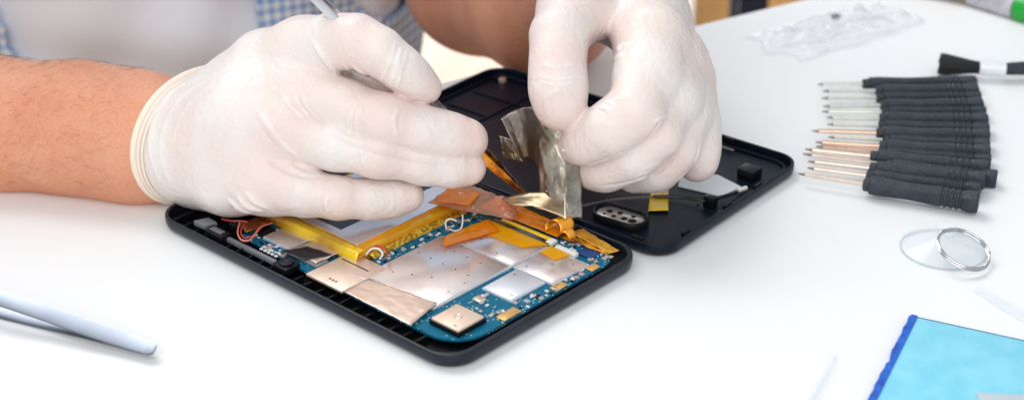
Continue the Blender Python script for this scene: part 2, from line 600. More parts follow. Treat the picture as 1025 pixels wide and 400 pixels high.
ch = thing('stool', 'dark navy legged stool standing on the wood floor beyond the table edge', 'stool', (232, 1500, -740), -0.11)
for lx, ly in ((0, 0), (0, 300), (300, 0), (300, 300)):
    MB().box(lx - 14, lx + 14, ly - 14, ly + 14, 0, 640, 2).build('leg', M['navy_post'], ch)
MB().box(-30, 330, -30, 330, 640.5, 680, 8).build('seat', M['navy_post'], ch)


# ------------------------------------------------------------------ signed-distance modelling for the body, gloves and clothes
def surface_nets(F, o, h):
    nx, ny, nz = F.shape
    neg = F < 0
    cell = [(slice(a, nx - 1 + a), slice(b, ny - 1 + b), slice(c, nz - 1 + c)) for a in (0, 1) for b in (0, 1) for c in (0, 1)]
    cnt = sum(neg[c].astype(np.int8) for c in cell)
    act = (cnt > 0) & (cnt < 8)
    ii, jj, kk = np.nonzero(act)
    idx = -np.ones(act.shape, np.int64)
    idx[ii, jj, kk] = np.arange(len(ii))
    acc = np.zeros((len(ii), 3)); num = np.zeros(len(ii))
    cor = [(a, b, c) for a in (0, 1) for b in (0, 1) for c in (0, 1)]
    for p in cor:
        for ax in range(3):
            if p[ax]:
                continue
            q = list(p); q[ax] = 1
            a = F[ii + p[0], jj + p[1], kk + p[2]]
            b = F[ii + q[0], jj + q[1], kk + q[2]]
            m = (a < 0) != (b < 0)
            t = np.where(m, a / np.where(m, a - b, 1), 0)
            pt = np.zeros((len(ii), 3))
            pt[:, 0] = p[0]; pt[:, 1] = p[1]; pt[:, 2] = p[2]
            pt[:, ax] += t
            acc += pt * m[:, None]
            num += m
    V = acc / num[:, None] + np.stack([ii, jj, kk], 1)
    V = V * h + np.array(o)
    Q = []
    for ax in range(3):
        b1, b2 = [(1, 2), (2, 0), (0, 1)][ax]
        sl0 = [slice(None)] * 3; sl1 = [slice(None)] * 3
        sl0[ax] = slice(0, -1); sl1[ax] = slice(1, None)
        n0, n1 = neg[tuple(sl0)], neg[tuple(sl1)]
        e = np.stack(np.nonzero(n0 != n1), 1)
        ok = (e[:, b1] > 0) & (e[:, b2] > 0) & (e[:, b1] < F.shape[b1] - 1) & (e[:, b2] < F.shape[b2] - 1)
        e = e[ok]
        s = n0[e[:, 0], e[:, 1], e[:, 2]]

        def at(d1, d2):
            c = e.copy(); c[:, b1] -= d1; c[:, b2] -= d2
            return idx[c[:, 0], c[:, 1], c[:, 2]]
        q = np.stack([at(1, 1), at(0, 1), at(0, 0), at(1, 0)], 1)
        q[~s] = q[~s][:, ::-1]
        Q.append(q)
    Q = np.concatenate(Q)
    Q = Q[(Q >= 0).all(1)]
    return V, Q


def relax(V, Q, it=2, lam=0.5):
    for _ in range(it):
        acc = np.zeros_like(V); n = np.zeros(len(V))
        for a in range(4):
            b = (a + 1) % 4
            np.add.at(acc, Q[:, a], V[Q[:, b]]); np.add.at(n, Q[:, a], 1)
            np.add.at(acc, Q[:, b], V[Q[:, a]]); np.add.at(n, Q[:, b], 1)
        V = V + lam * (acc / n[:, None] - V)
    return V


def mesh_from(V, Q, name):
    me = bpy.data.meshes.new(name)
    me.vertices.add(len(V))
    me.vertices.foreach_set('co', (V * S).astype(np.float32).ravel())
    me.loops.add(Q.size)
    me.loops.foreach_set('vertex_index', Q.astype(np.int32).ravel())
    me.polygons.add(len(Q))
    me.polygons.foreach_set('loop_start', np.arange(0, Q.size, 4, dtype=np.int32))
    me.update(calc_edges=True)
    me.validate()
    for p in me.polygons:
        p.use_smooth = True
    return me


def smin(a, b, k):
    if k <= 0:
        return np.minimum(a, b)
    h = np.maximum(k - np.abs(a - b), 0) / k
    return np.minimum(a, b) - h * h * k * 0.25


def cone(p, a, b, ra, rb):
    """rounded cone distance (close approximation)"""
    a = np.asarray(a, np.float32); b = np.asarray(b, np.float32)
    ba = b - a
    L2 = float(ba @ ba) + 1e-9
    t = np.clip(((p - a) @ ba) / L2, 0, 1)
    d = p - a - t[..., None] * ba
    return np.sqrt((d * d).sum(-1)) - (ra + (rb - ra) * t)


def chain_field(p, pts, k=3.0):
    d = None
    for (a, ra), (b, rb) in zip(pts[:-1], pts[1:]):
        c = cone(p, a, b, ra, rb)
        d = c if d is None else smin(d, c, k)
    return d


class Hand:
    """palm: list of chains, fingers: list of chains; a chain is [(point, radius), ...]; marks are folds of the glove"""

    def __init__(s, palm, fingers, kp=14, kf=9, kc=5, kn=1.2):
        s.palm, s.fingers, s.kp, s.kf, s.kc, s.kn = palm, fingers, kp, kf, kc, kn
        s.marks = []

    def base(s, p):
        d = None
        for c in s.palm:
            q = chain_field(p, c, 6)
            d = q if d is None else smin(d, q, s.kp)
        f = None
        for c in s.fingers:
            q = chain_field(p, c, s.kc)
            f = q if f is None else smin(f, q, s.kn)
        return smin(d, f, s.kf)

    def field(s, p):
        d = s.base(p)
        for pts, r0, r1, sign in s.marks:
            n = len(pts)
            pts = np.array(pts)
            lo, hi = pts.min(0) - 8, pts.max(0) + 8
            m = ((p > lo) & (p < hi)).all(-1)
            if not m.any():
                continue
            pp = p[m]
            g = None
            for i in range(n - 1):
                w0 = math.sin(math.pi * (i + .15) / (n - .7)); w1 = math.sin(math.pi * (i + 1 + .15) / (n - .7))
                c = cone(pp, pts[i], pts[i + 1], max(.1, r0 * abs(w0)), max(.1, r0 * abs(w1)))
                g = c if g is None else np.minimum(g, c)
            dm = d[m]
            if sign > 0:
                dm = smin(dm, g, r1)
            else:
                dm = -smin(-dm, g, r1)
            d[m] = dm
        return d

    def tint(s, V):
        """fold: ridge highlights painted whiter over the doubled latex; stretch: thin latex over joints where skin shows through"""
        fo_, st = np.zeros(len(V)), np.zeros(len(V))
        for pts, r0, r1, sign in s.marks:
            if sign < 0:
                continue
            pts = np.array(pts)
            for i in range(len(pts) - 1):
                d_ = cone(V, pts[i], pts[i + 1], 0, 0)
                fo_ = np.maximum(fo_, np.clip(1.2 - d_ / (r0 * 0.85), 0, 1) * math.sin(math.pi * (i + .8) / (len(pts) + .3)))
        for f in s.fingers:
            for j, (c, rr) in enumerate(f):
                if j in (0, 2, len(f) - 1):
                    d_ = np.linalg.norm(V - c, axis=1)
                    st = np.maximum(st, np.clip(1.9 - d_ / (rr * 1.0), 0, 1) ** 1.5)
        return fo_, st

    def hit(s, px, py):
        d = ray(px, py); d = d / np.linalg.norm(d)
        o = np.array([0, 0, CH]); t = 450.0
        for _ in range(160):
            q = o + d * t
            v = float(s.base(q[None, :].astype(np.float32))[0])
            if v < 0.02:
                return q
            t += v * 0.8
            if t > 1200:
                return None
        return o + d * t

    def fold(s, pix, r=0.9, k=1.6, sign=1):
        """a ridge (+1) or crease (-1) running over the surface"""
        pts = curve_pts([(a, b, 0) for a, b in pix], 4)
        hs = [s.hit(q[0], q[1]) for q in pts]
        hs = [h_ for h_ in hs if h_ is not None]
        keep = [h_ for i, h_ in enumerate(hs) if i == 0 or np.linalg.norm(h_ - hs[i - 1]) < 14]
        if len(keep) > 2:
            s.marks.append((keep, r, k, sign))


def grid_eval(fn, lo, hi, h):
    ax = [np.arange(lo[i], hi[i] + h, h, dtype=np.float32) for i in range(3)]
    out = np.empty((len(ax[0]), len(ax[1]), len(ax[2])), np.float32)
    step = 8

    def job(i):
        g = np.stack(np.meshgrid(ax[0][i:i + step], ax[1], ax[2], indexing='ij'), -1)
        out[i:i + step] = fn(g)
    with ThreadPoolExecutor(4) as ex:
        list(ex.map(job, range(0, len(ax[0]), step)))
    return out


# ---- the hand with the tweezers (left in the picture)
W1 = Y(172, 139, 722)
h1 = Hand(
    palm=[
        [(Y(140, 139, 727), 29.5), (Y(198, 142, 716), 28), (Y(240, 140, 706), 29), (Y(278, 135, 700), 23)],
        [(Y(222, 126, 722), 17), (Y(240, 90, 719), 15), (Y(266, 66, 714), 16), (Y(305, 52, 704), 15)],             # index metacarpal
        [(Y(215, 130, 716), 22), (Y(255, 105, 698), 19), (Y(300, 92, 690), 15)],            # middle
        [(Y(215, 145, 708), 22), (Y(250, 130, 688), 20), (Y(290, 128, 680), 15)],           # ring
        [(Y(205, 166, 702), 17), (Y(232, 176, 684), 17), (Y(270, 182, 672), 14)],           # little
        [(Y(238, 114, 730), 14), (Y(262, 88, 727), 18), (Y(305, 82, 716), 13)],             # thumb mound
    ],
    fingers=[
        [(Y(305, 52, 704), 14.5), (Y(334, 42, 692), 12.2), (Y(357, 41, 686), 11.2), (Y(380, 52, 681), 10.2), (Y(402, 69, 680), 9.2), (Y(415, 80, 681), 8.2), (Y(427, 88.5, 682), 6.9)],
        [(Y(300, 92, 690), 14.5), (Y(345, 108, 678), 12), (Y(385, 121, 670), 11.5), (Y(425, 132, 672), 10.8), (Y(448, 137, 674), 10.4), (Y(467, 140, 676), 9.8)],
        [(Y(290, 128, 680), 14), (Y(335, 146, 668), 10.5), (Y(378, 156, 664), 9.3), (Y(425, 165, 668), 8.4), (Y(450, 167, 671), 8.6), (Y(469, 168, 673), 8.0)],
        [(Y(270, 182, 672), 13.5), (Y(305, 192, 663), 10.5), (Y(338, 198, 660), 9.0), (Y(370, 199, 664), 8.6), (Y(390, 198, 667), 8.4), (Y(408, 196, 669), 7.4)],
        [(Y(305, 82, 716), 13), (Y(345, 85, 706), 10.5), (Y(380, 90, 700), 9.5), (Y(410, 100, 697), 8.5)],     # thumb, behind
    ])
for pix, r, k in [
    ([(313, 40), (320, 52), (330, 65), (339, 74)], 0.8, 1.6),
    ([(262, 112), (272, 128), (284, 143), (298, 156)], 0.8, 2.0), ([(256, 106), (264, 122), (276, 140), (288, 152)], 0.5, 1.5),
    ([(285, 96), (292, 108), (302, 116)], 0.6, 1.5), ([(296, 96), (300, 105), (308, 114)], 0.5, 1.5), ([(304, 98), (307, 106), (313, 112)], 0.4, 1.3),
    ([(402, 48), (398, 60), (396, 70), (390, 84)], 0.9, 1.8), ([(407, 53), (403, 64), (400, 76), (396, 88)], 0.6, 1.5), ([(396, 44), (392, 56), (386, 70), (381, 80)], 0.5, 1.4),
    ([(230, 200), (240, 208), (252, 213)], 0.9, 2.0), ([(238, 196), (248, 206), (262, 211)], 1.0, 2.0), ([(246, 192), (256, 202), (268, 208)], 0.8, 2.0),
    ([(328, 196), (326, 204), (328, 212)], 0.5, 1.4), ([(352, 112), (349, 122), (350, 132)], 0.4, 1.6), ([(358, 110), (356, 122), (357, 134)], 0.35, 1.6),
    ([(364, 146), (362, 154), (364, 164)], 0.35, 1.4), ([(398, 108), (395, 120), (396, 134)], 0.35, 1.5),
    ([(352, 66), (362, 72), (372, 78)], 0.5, 1.2), ([(344, 64), (352, 74), (360, 80)], 0.5, 1.2),
    ([(198, 78), (172, 92), (155, 120), (150, 150), (160, 182)], 0.55, 1.5), ([(204, 82), (182, 96), (166, 122), (161, 150), (170, 186)], 0.45, 1.5),
    ([(212, 84), (192, 100), (178, 122), (172, 150)], 0.3, 1.5)]:
    h1.fold(pix, r * 1.9, k * .8, 1)
for pix, r, k in [([(322, 130), (340, 137), (365, 148), (395, 155), (425, 161), (455, 164), (484, 162)], 1.2, 0.6), ([(268, 160), (285, 170), (303, 176), (320, 178)], 1.0, 1.5), ([(300, 98), (316, 116), (332, 132)], 0.7, 1.4),
    ([(292, 160), (300, 167), (312, 172)], 0.7, 1.2),
    ([(348, 70), (360, 73), (372, 79), (386, 87)], 0.7, 1.0)]:
    h1.fold(pix, r, k, -1)

# ---- the hand holding the foil (right in the picture)
h2 = Hand(
    palm=[
        [(Y(606, -75, 812), 27), (Y(607, -45, 790), 26.5), (Y(616, -15, 768), 23)],
        [(Y(622, -40, 790), 22), (Y(638, 5, 745), 17), (Y(651, 40, 712), 14), (Y(650, 74, 692), 12)],
        [(Y(616, -40, 785), 21), (Y(646, 15, 752), 16.5), (Y(671, 62, 720), 13.5), (Y(668, 96, 698), 11.5)],
        [(Y(616, -35, 785), 20), (Y(654, 28, 760), 15.5), (Y(681, 82, 724), 12.5), (Y(680, 112, 706), 10.5)],
        [(Y(614, -30, 790), 19), (Y(656, 40, 766), 13.5), (Y(686, 98, 734), 11), (Y(690, 122, 718), 9)],
        [(Y(606, -30, 778), 22), (Y(594, -8, 752), 19), (Y(574, 10, 726), 15)],
    ],
    fingers=[
        [(Y(574, 10, 726), 15), (Y(560, 36, 704), 11.8), (Y(558, 66, 690), 10.8), (Y(559, 92, 682), 11.1), (Y(561, 107, 679), 10.5)],
        [(Y(651, 40, 712), 14), (Y(646, 80, 688), 12.2), (Y(636, 112, 672), 11.2), (Y(609, 130, 671), 10.6), (Y(588, 141, 676), 9.4), (Y(575, 146, 682), 7.6)],
        [(Y(671, 62, 720), 13.5), (Y(668, 100, 694), 12), (Y(655, 132, 678), 11.2), (Y(632, 155, 677), 10.4), (Y(606, 168, 682), 9.2), (Y(592, 171, 686), 8.0)],
        [(Y(681, 82, 724), 12.5), (Y(681, 118, 703), 11), (Y(675, 146, 690), 10.4), (Y(656, 167, 690), 9.8), (Y(634, 175, 694), 8.4)],
        [(Y(686, 98, 734), 11), (Y(695, 128, 714), 9.8), (Y(697, 150, 704), 9.4), (Y(698, 163, 704), 8.8)],
    ], kp=14, kf=11, kc=9, kn=2.0)
for pix, r, k in [
    ([(598, 62), (610, 54), (622, 48)], 0.7, 1.6), ([(606, 68), (614, 60), (624, 54)], 0.6, 1.5), ([(600, 56), (612, 49), (628, 44)], 0.45, 1.5),
    ([(600, 106), (608, 102), (614, 104)], 0.6, 1.2), ([(596, 112), (604, 108), (610, 110)], 0.5, 1.2),
    ([(540, 76), (555, 79), (572, 77)], 0.3, 1.3), ([(539, 82), (556, 85), (574, 82)], 0.3, 1.3), ([(542, 64), (556, 67), (572, 65)], 0.3, 1.3),
    ([(655, 122), (660, 118), (668, 115)], 0.5, 1.3)]:
    h2.fold(pix, r * 1.9, k * .8, 1)
for pix, r, k in [([(664, 116), (654, 132), (640, 145), (622, 154), (602, 161), (586, 165)], 1.4, 0.8),
                 ([(682, 136), (678, 152), (664, 168), (644, 178), (622, 184), (598, 186)], 1.3, 0.8),
                 ([(700, 140), (697, 158), (688, 172), (676, 180)], 1.2, 0.8), ([(598, 108), (606, 114), (612, 122)], 0.5, 0.8)]:
    h2.fold(pix, r, k, -1)
# thumb nail edge under the latex
h2.fold([(547, 114), (546, 100), (554, 92), (568, 93), (576, 104)], 0.5, 1.6, 1)

worker = thing('person', 'seated person in an open blue checked shirt, both gloved hands working on the tablet', 'person', (-225, 1040, -740))
BASE = np.array([-225, 1040, -740.0])


def under(name, V, Q, m, parent, label=None):
    me = mesh_from(V - BASE, Q, name)
    return link(name, me, m, parent, label)


gl = []
GH = 0.7
for hnd, lo, hi, nm, lab in ((h1, (-215, 630, -4), (8, 775, 138), 'glove', 'pale latex glove pinching the tweezers, cuff rolled at the wrist'),
                             (h2, (5, 640, 6), (150, 835, 175), 'glove', 'pale latex glove with thumb on the crumpled foil')):
    F = grid_eval(hnd.field, lo, hi, GH)
    if hnd is h1:
        ax = [np.arange(lo[i], hi[i] + GH, GH) for i in range(3)]
        # open the glove where the rolled cuff sits
        nvec = np.array([0.77, -0.64, 0.06]); nvec /= np.linalg.norm(nvec)
        cc = Y(188, 139.5, 720)
        g = (ax[0][:F.shape[0], None, None] - cc[0]) * nvec[0] + (ax[1][None, :F.shape[1], None] - cc[1]) * nvec[1] + (ax[2][None, None, :F.shape[2]] - cc[2]) * nvec[2]
        F = np.maximum(F, -g.astype(np.float32))
    V, Q = surface_nets(F, lo, GH)
    V = relax(V, Q, 1, 0.5)
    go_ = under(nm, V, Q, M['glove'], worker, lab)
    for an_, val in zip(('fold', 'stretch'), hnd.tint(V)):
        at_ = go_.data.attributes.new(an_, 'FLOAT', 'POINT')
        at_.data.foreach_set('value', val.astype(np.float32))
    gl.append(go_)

# rolled cuff bead on the near glove
c0 = Y(188, 139.5, 720)
e1 = np.array([0.19, 0.32, 0.93]); e1 /= np.linalg.norm(e1)
e2 = np.cross(nvec, e1); e2 /= np.linalg.norm(e2); e1 = np.cross(e2, nvec)
loop = []
for a in np.linspace(0, 2 * math.pi, 64, endpoint=False):
    dr = math.cos(a) * e1 + math.sin(a) * e2
    lo_, hi_ = 15.0, 50.0
    for _ in range(18):
        md_ = (lo_ + hi_) / 2
        if h1.base((c0 + nvec + dr * md_)[None, :].astype(np.float32))[0] < 0:
            lo_ = md_
        else:
            hi_ = md_
    loop.append(c0 + dr * (lo_ + 0.1) - BASE)
print('cuff radii', min(np.linalg.norm(q + BASE - c0) for q in loop), max(np.linalg.norm(q + BASE - c0) for q in loop))
b = MB().tube(loop, 1.9, 10, closed=True)
for dd, rr in ((3.0, .85), (5.6, .6)):
    b.tube([q + nvec * dd - (q + BASE - c0) * .004 * dd * .4 for q in loop], rr, 8, closed=True)
bead = b.build('rolled_cuff', M['bead'], gl[0])

# ---- body: torso, neck, arms and hands inside the gloves, one surface
TC = np.array([-225, 1040.0]); LAT = np.array([0.86, 0.51]); FWD = np.array([0.51, -0.86])


def torso(p, off=0.0, wrinkle=0.0):
    q = p[..., :2] - TC
    l = q @ LAT.astype(np.float32); f = q @ FWD.astype(np.float32)
    z = p[..., 2]
    hw = np.interp(z, [-300, -180, -40, 120, 260, 380, 440], [165, 165, 148, 150, 172, 165, 80]) + off
    hd = np.interp(z, [-300, -180, -40, 120, 260, 380, 440], [118, 118, 112, 105, 108, 80, 55]) + off
    n = 2.4
    r = (np.abs(l / hw) ** n + np.abs(f / hd) ** n + 1e-9) ** (1 / n)
    d = (r - 1) * np.minimum(hw, hd)
    if wrinkle:
        d = d + wrinkle * (np.sin(l * 0.045 + z * 0.055) + 0.6 * np.sin(l * 0.09 - z * 0.05 + 1.3) + .35 * np.sin(z * .14 + l * .03))
    return np.maximum(np.maximum(d, z - (430 + off)), -300 - off - z)


RSH = (-385, 945, 335); REL = (-432, 790, 46)
LSH = (-60, 1135, 335)
LEL = tuple(Y(482, -24, 975))
LWR = tuple(Y(622, -60, 800))
ARM_R = [(RSH, 58), ((-415, 850, 170), 50), (REL, 42), (tuple(Y(0, 126, 744)), 31.5), (tuple(Y(80, 129, 737)), 31.2), (tuple(Y(140, 138, 728)), 30.8), (tuple(Y(178, 140, 721)), 27)]
ARM_L = [(LSH, 58), ((-50, 1070, 170), 52), (LEL, 47), (tuple(Y(545, 2, 890)), 41), (LWR, 28)]


def body_field(p):
    d = torso(p)
    d = smin(d, chain_field(p, ARM_R, 12), 30)
    d = smin(d, chain_field(p, ARM_L, 12), 30)
    d = smin(d, cone(p, (-225, 1045, 400), (-220, 1030, 520), 60, 56), 40)
    # legs on the seat, under the table
    d = smin(d, cone(p, (-310, 1000, -260), (-130, 640, -250), 80, 62), 30)
    d = smin(d, cone(p, (-130, 1090, -260), (60, 740, -250), 80, 62), 30)
    d = smin(d, cone(p, (-130, 640, -250), (-140, 660, -690), 60, 42), 15)
    d = smin(d, cone(p, (60, 740, -250), (50, 760, -690), 60, 42), 15)
    for h_, bl, bh in ((h1, (-215, 630, 0), (8, 775, 138)), (h2, (5, 640, 0), (150, 835, 175))):
        m = ((p > np.array(bl, np.float32)) & (p < np.array(bh, np.float32))).all(-1)
        if m.any():
            d[m] = np.minimum(d[m], h_.base(p[m]) + 2.6)
    return d


blo, bhi = (-500, 560, -738), (170, 1270, 560)
F = grid_eval(body_field, blo, bhi, 4.5)
V, Q = surface_nets(F, blo, 4.5)
V = relax(V, Q, 3, 0.5)
body = under('body', V, Q, M['skin'], worker)

# fine hairs on the forearm
rnd = np.random.default_rng(3)
hb_ = MB()
A_ = [(np.array(c, float), rr) for c, rr in ARM_R[2:]]
A_[0] = (A_[1][0] + (A_[0][0] - A_[1][0]) * .35, 33.5)
for k in range(1250):
    sg = int(rnd.choice([0, 1, 2], p=[.35, .4, .25]))
    t = rnd.random()
    (c_a, r_a), (c_b, r_b) = A_[sg], A_[sg + 1]
    ax_ = c_b - c_a; ax_ /= np.linalg.norm(ax_)
    u_ = np.cross(ax_, (0, 0, 1)); u_ /= np.linalg.norm(u_)
    v2 = np.cross(u_, ax_)
    an_ = rnd.uniform(-0.6, 2.6)
    dr = math.cos(an_) * u_ + math.sin(an_) * v2
    o_ = c_a + (c_b - c_a) * t
    rr = r_a + (r_b - r_a) * t
    d0, d1_ = 0.0, rr + 8
    for _ in range(14):
        dm = (d0 + d1_) / 2
        if chain_field((o_ + dr * dm)[None, :].astype(np.float32), ARM_R, 12)[0] < 0:
            d0 = dm
        else:
            d1_ = dm
    root = o_ + dr * (d0 - .15)
    tang = ax_ * rnd.uniform(.5, 1.0) + np.cross(ax_, dr) * rnd.uniform(-.9, .3)
    tang /= np.linalg.norm(tang)
    ln = rnd.uniform(2.5, 6.5)
    pts = [root, root + tang * ln * .4 + dr * .6, root + tang * ln * .75 + dr * .75, root + tang * ln + dr * .45]
    hb_.tube([q - BASE for q in pts], [.036, .032, .024, .01], 3)
hair = hb_.build('arm_hair', mat('arm_hair', (0.26, 0.12, 0.06), 0.5), body)
hair['kind'] = 'stuff'


def clothed(fn, lo, hi, h, keep, name, m, label, t=1.6):
    F_ = grid_eval(fn, lo, hi, h)
    V_, Q_ = surface_nets(F_, lo, h)
    V_ = relax(V_, Q_, 3, 0.5)
    if keep is not None:
        c = V_[Q_].mean(1)
        Q_ = Q_[keep(c)]
        used = np.unique(Q_)
        re = -np.ones(len(V_), np.int64); re[used] = np.arange(len(used))
        V_, Q_ = V_[used], re[Q_]
    o = under(name, V_, Q_, m, worker, label)
    thick(o, t)
    return o


def tee_keep(c):
    return c[:, 2] < 425


clothed(lambda p: torso(p, 5, 3.2), (-480, 840, -310), (60, 1260, 440), 5, tee_keep, 't_shirt', M['tee'], 'pale grey tee under the open checked shirt')


def shirt_field(p):
    d = torso(p, 12, 2.4)
    for A in (ARM_R, ARM_L):
        up = [(A[0][0], A[0][1] + 9), (A[1][0], A[1][1] + 11), ((np.array(A[1][0]) * .25 + np.array(A[2][0]) * .75), A[2][1] + 13)]
        d = smin(d, chain_field(p, up, 10), 30)
    return d


def shirt_keep(c):
    q = c[:, :2] - TC
    l = q @ LAT; f = q @ FWD
    z = c[:, 2]
    front = (f > 20) & (l > -128 - 0.25 * (z - 0)) & (l < 14 - 0.10 * z)
    ends = np.zeros(len(c), bool)
    for A in (ARM_R, ARM_L):
        e = np.array(A[1][0]) * .25 + np.array(A[2][0]) * .75
        ax_ = np.array(A[2][0], float) - np.array(A[1][0], float); ax_ /= np.linalg.norm(ax_)
        ends |= (((c - e) @ ax_) > 8) & (np.linalg.norm(c - e, axis=1) < 95)
    return ~front & ~ends & (z < 432)


clothed(shirt_field, (-530, 760, -300), (70, 1290, 450), 5, shirt_keep, 'checked_shirt', M['plaid'], 'blue and white checked shirt worn open', 2.2)


def trouser_field(p):
    d = cone(p, (-310, 1000, -260), (-130, 640, -250), 88, 70)
    d = smin(d, cone(p, (-130, 1090, -260), (60, 740, -250), 88, 70), 25)
    d = smin(d, cone(p, (-130, 640, -250), (-140, 660, -690), 69, 55), 15)
    d = smin(d, cone(p, (60, 740, -250), (50, 760, -690), 69, 55), 15)
    return smin(d, np.maximum(torso(p, 8), p[..., 2] + 165), 20)


clothed(trouser_field, (-460, 540, -765), (180, 1270, -140), 6, None, 'trousers', M['trouser'], 'dark navy trousers')

sc_ = thing('chair', 'plain dark chair the worker sits on, mostly out of view', 'chair', (-225, 1060, -740))
MB().box(-210, 210, -180, 200, 360, 395, 10).build('seat', M['navy_post'], sc_)
for lx, ly in ((-180, -150), (180, -150), (-180, 170), (180, 170)):
    MB().box(lx - 15, lx + 15, ly - 15, ly + 15, 0, 359.5, 2).build('leg', M['navy_post'], sc_)

# ------------------------------------------------------------------ tablet: open body with its board and battery
TROT = math.atan2(-0.672, 0.741)
TABC = np.array([-54, 667.0])
tab = thing('tablet', 'opened black tablet body with bare circuit board and battery, screen side down', 'tablet', (TABC[0], TABC[1], 0), TROT)
cu, su = math.cos(TROT), math.sin(TROT)


def T(px, py, z):
    q = P(px, py, z)[:2] - TABC
    return np.array([q[0] * cu + q[1] * su, -q[0] * su + q[1] * cu, z])


def ring_shell(mb, outer, inner, z0, z1, flo, round_=2.5):
    """tray: outer wall with a rounded lower edge, flat rim, inner wall, floor at flo"""
    n = len(outer)
    co = np.mean(outer, 0)

    def off(pts, d):
        pts = np.array(pts); out = []
        for i in range(len(pts)):
            a, b_ = pts[i - 1], pts[(i + 1) % len(pts)]
            t = b_ - a; t = t / (np.linalg.norm(t) + 1e-9)
            nrm = np.array([t[1], -t[0]])
            out.append(pts[i] + nrm * d)
        return out
    rings = []
    for ang in (0, 30, 60, 90):
        a = math.radians(ang)
        rings.append([(q[0], q[1], z0 + round_ * (1 - math.sin(a))) for q in off(outer, -round_ * (1 - math.cos(a)) if False else -round_ * (1 - math.cos(math.radians(90 - ang))))][:])
    rings = rings[::-1]
    # bottom centre cap first
    r0 = [(q[0], q[1], z0) for q in off(outer, -round_)]
    seq = [r0]
    for ang in (30, 60, 90):
        a = math.radians(ang)
        seq.append([(q[0], q[1], z0 + round_ * (1 - math.cos(a))) for q in off(outer, -round_ * (1 - math.sin(a)))])
    seq.append([(q[0], q[1], z1 - 0.6) for q in outer])
    seq.append([(q[0], q[1], z1 - 0.15) for q in off(outer, -0.25)])
    seq.append([(q[0], q[1], z1) for q in off(outer, -0.7)])
    seq.append([(q[0], q[1], z1) for q in off(inner, 0.3)])
    seq.append([(q[0], q[1], z1 - 0.4) for q in inner])
    seq.append([(q[0], q[1], flo) for q in inner])
    mb.loft(seq, cap=True)
    return mb


hb = MB()
ring_shell(hb, rrect(-98.5, 97, -62, 62.5, 14, 10), rrect(-96.4, 94.0, -60.5, 60.8, 12.4, 10), 0, 6.9, 2.2, 3.6)
housing = hb.build('housing', M['rim'], tab)
# inner lining of the frame and moulded ribs
MB().prism(rrect(-95.5, 93.1, -59.6, 60, 11.8, 10), 2.4, 2.9).build('chassis_plate', M['black'], tab)
for k in range(22):
    u = -86 + k * 7.6
    if u > 84:
        break
    MB().box(u - 0.45, u + 0.45, -59.1, -53.0 if u > -52 else -46, 3.0, 5.6 if k % 3 else 6.2, 0.15, 1).build('rib', M['black'], housing)
for k in range(6):
    v = -38 + k * 15
    MB().box(-92.9, -87, v - .45, v + .45, 3.0, 6.0, 0.15, 1).build('rib', M['black'], housing)
for (a, b_) in ((-70, -40), (20, 60)):
    MB().box(a, b_, 57.2, 59.1, 3.0, 7.8, 0.2, 1).build('rib', M['black'], housing)

# board
bo = [(-50, -49), (-12, -51), (30, -52), (72, -52.4)] + [(q[0], q[1]) for q in rrect(60, 91.3, -52.4, 50, (0.1, 17, 9, 0.1), 8)[9:27]] + \
     [(60, 50), (60, 46), (11.6, 46), (11.6, -27), (-50, -27)]
board = MB().prism(bo, 5.6, 6.8, 0.15, 1).build('circuit_board', M['pcb'], tab)


def part_box(name, u0, u1, v0, v1, z0, z1, m, parent, bev=0.2, label=None):
    return MB().box(u0, u1, v0, v1, z0, z1, bev, 2).build(name, m, parent, label)


# shields
def shield(u0, u1, v0, v1, z1, m, label, holes, cut=None):
    mb = MB()
    if cut:
        mb.prism(cut, 6.9, z1, 0.35, 2)
    else:
        mb.box(u0, u1, v0, v1, 6.9, z1, 0.35, 2)
    s_ = mb.build('shield_can', m, board, label)
    sk = MB()
    for a0, a1, b0, b1 in ((u0 - .55, u1 + .55, v0 - .6, v0 - .1), (u0 - .55, u1 + .55, v1 + .1, v1 + .6)):
        sk.box(a0, a1, b0, b1, 6.85, z1 - 0.35, 0.08, 1)
    for a0, a1 in ((u0 - .6, u0 - .1), (u1 + .1, u1 + .6)):
        sk.box(a0, a1, v0 - 0.05, v1 + 0.05, 6.85, z1 - 0.4, 0.08, 1)
    sk.build('shield_fence', M['silver_cool'], board)
    if holes:
        hh = MB()
        for (a, b_) in holes:
            hh.cyl((a, b_), 0.42, z1 - 0.02, z1 + 0.03, 8)
        hh.build('vent_dots', M['black'], board)
    return s_


shield(20.5, 62.3, -37.5, 10.2, 8.3, M['silver'], 'largest rectangular shield with rows of small vent dots',
       [(24 + 7.6 * i, -8 + 0) for i in range(5)] + [(27 + 8 * i, 3.5) for i in range(4)] + [(28, -28), (36, -24), (44, -20), (58, -14), (58, -24)])
shield(27.5, 62.3, 11.6, 35.0, 8.3, M['silver'], 'shield partly under the orange tape', [(36, 20), (50, 15), (52, 27), (58, 31)])
shield(64.2, 86.3, 11.6, 34.6, 8.3, M['silver'], 'shield beside the tablet edge', [(68, 15), (75, 24), (82, 30), (70, 30)])
shield(66.5, 82.5, -11.0, 9.8, 8.3, M['silver_cool'], 'smaller bright bluish shield', [(69, 6), (80, -8)])
shield(-38.6, -22, -44.2, -31.0, 8.5, M['silver'], 'small dull shield next to the battery', [])

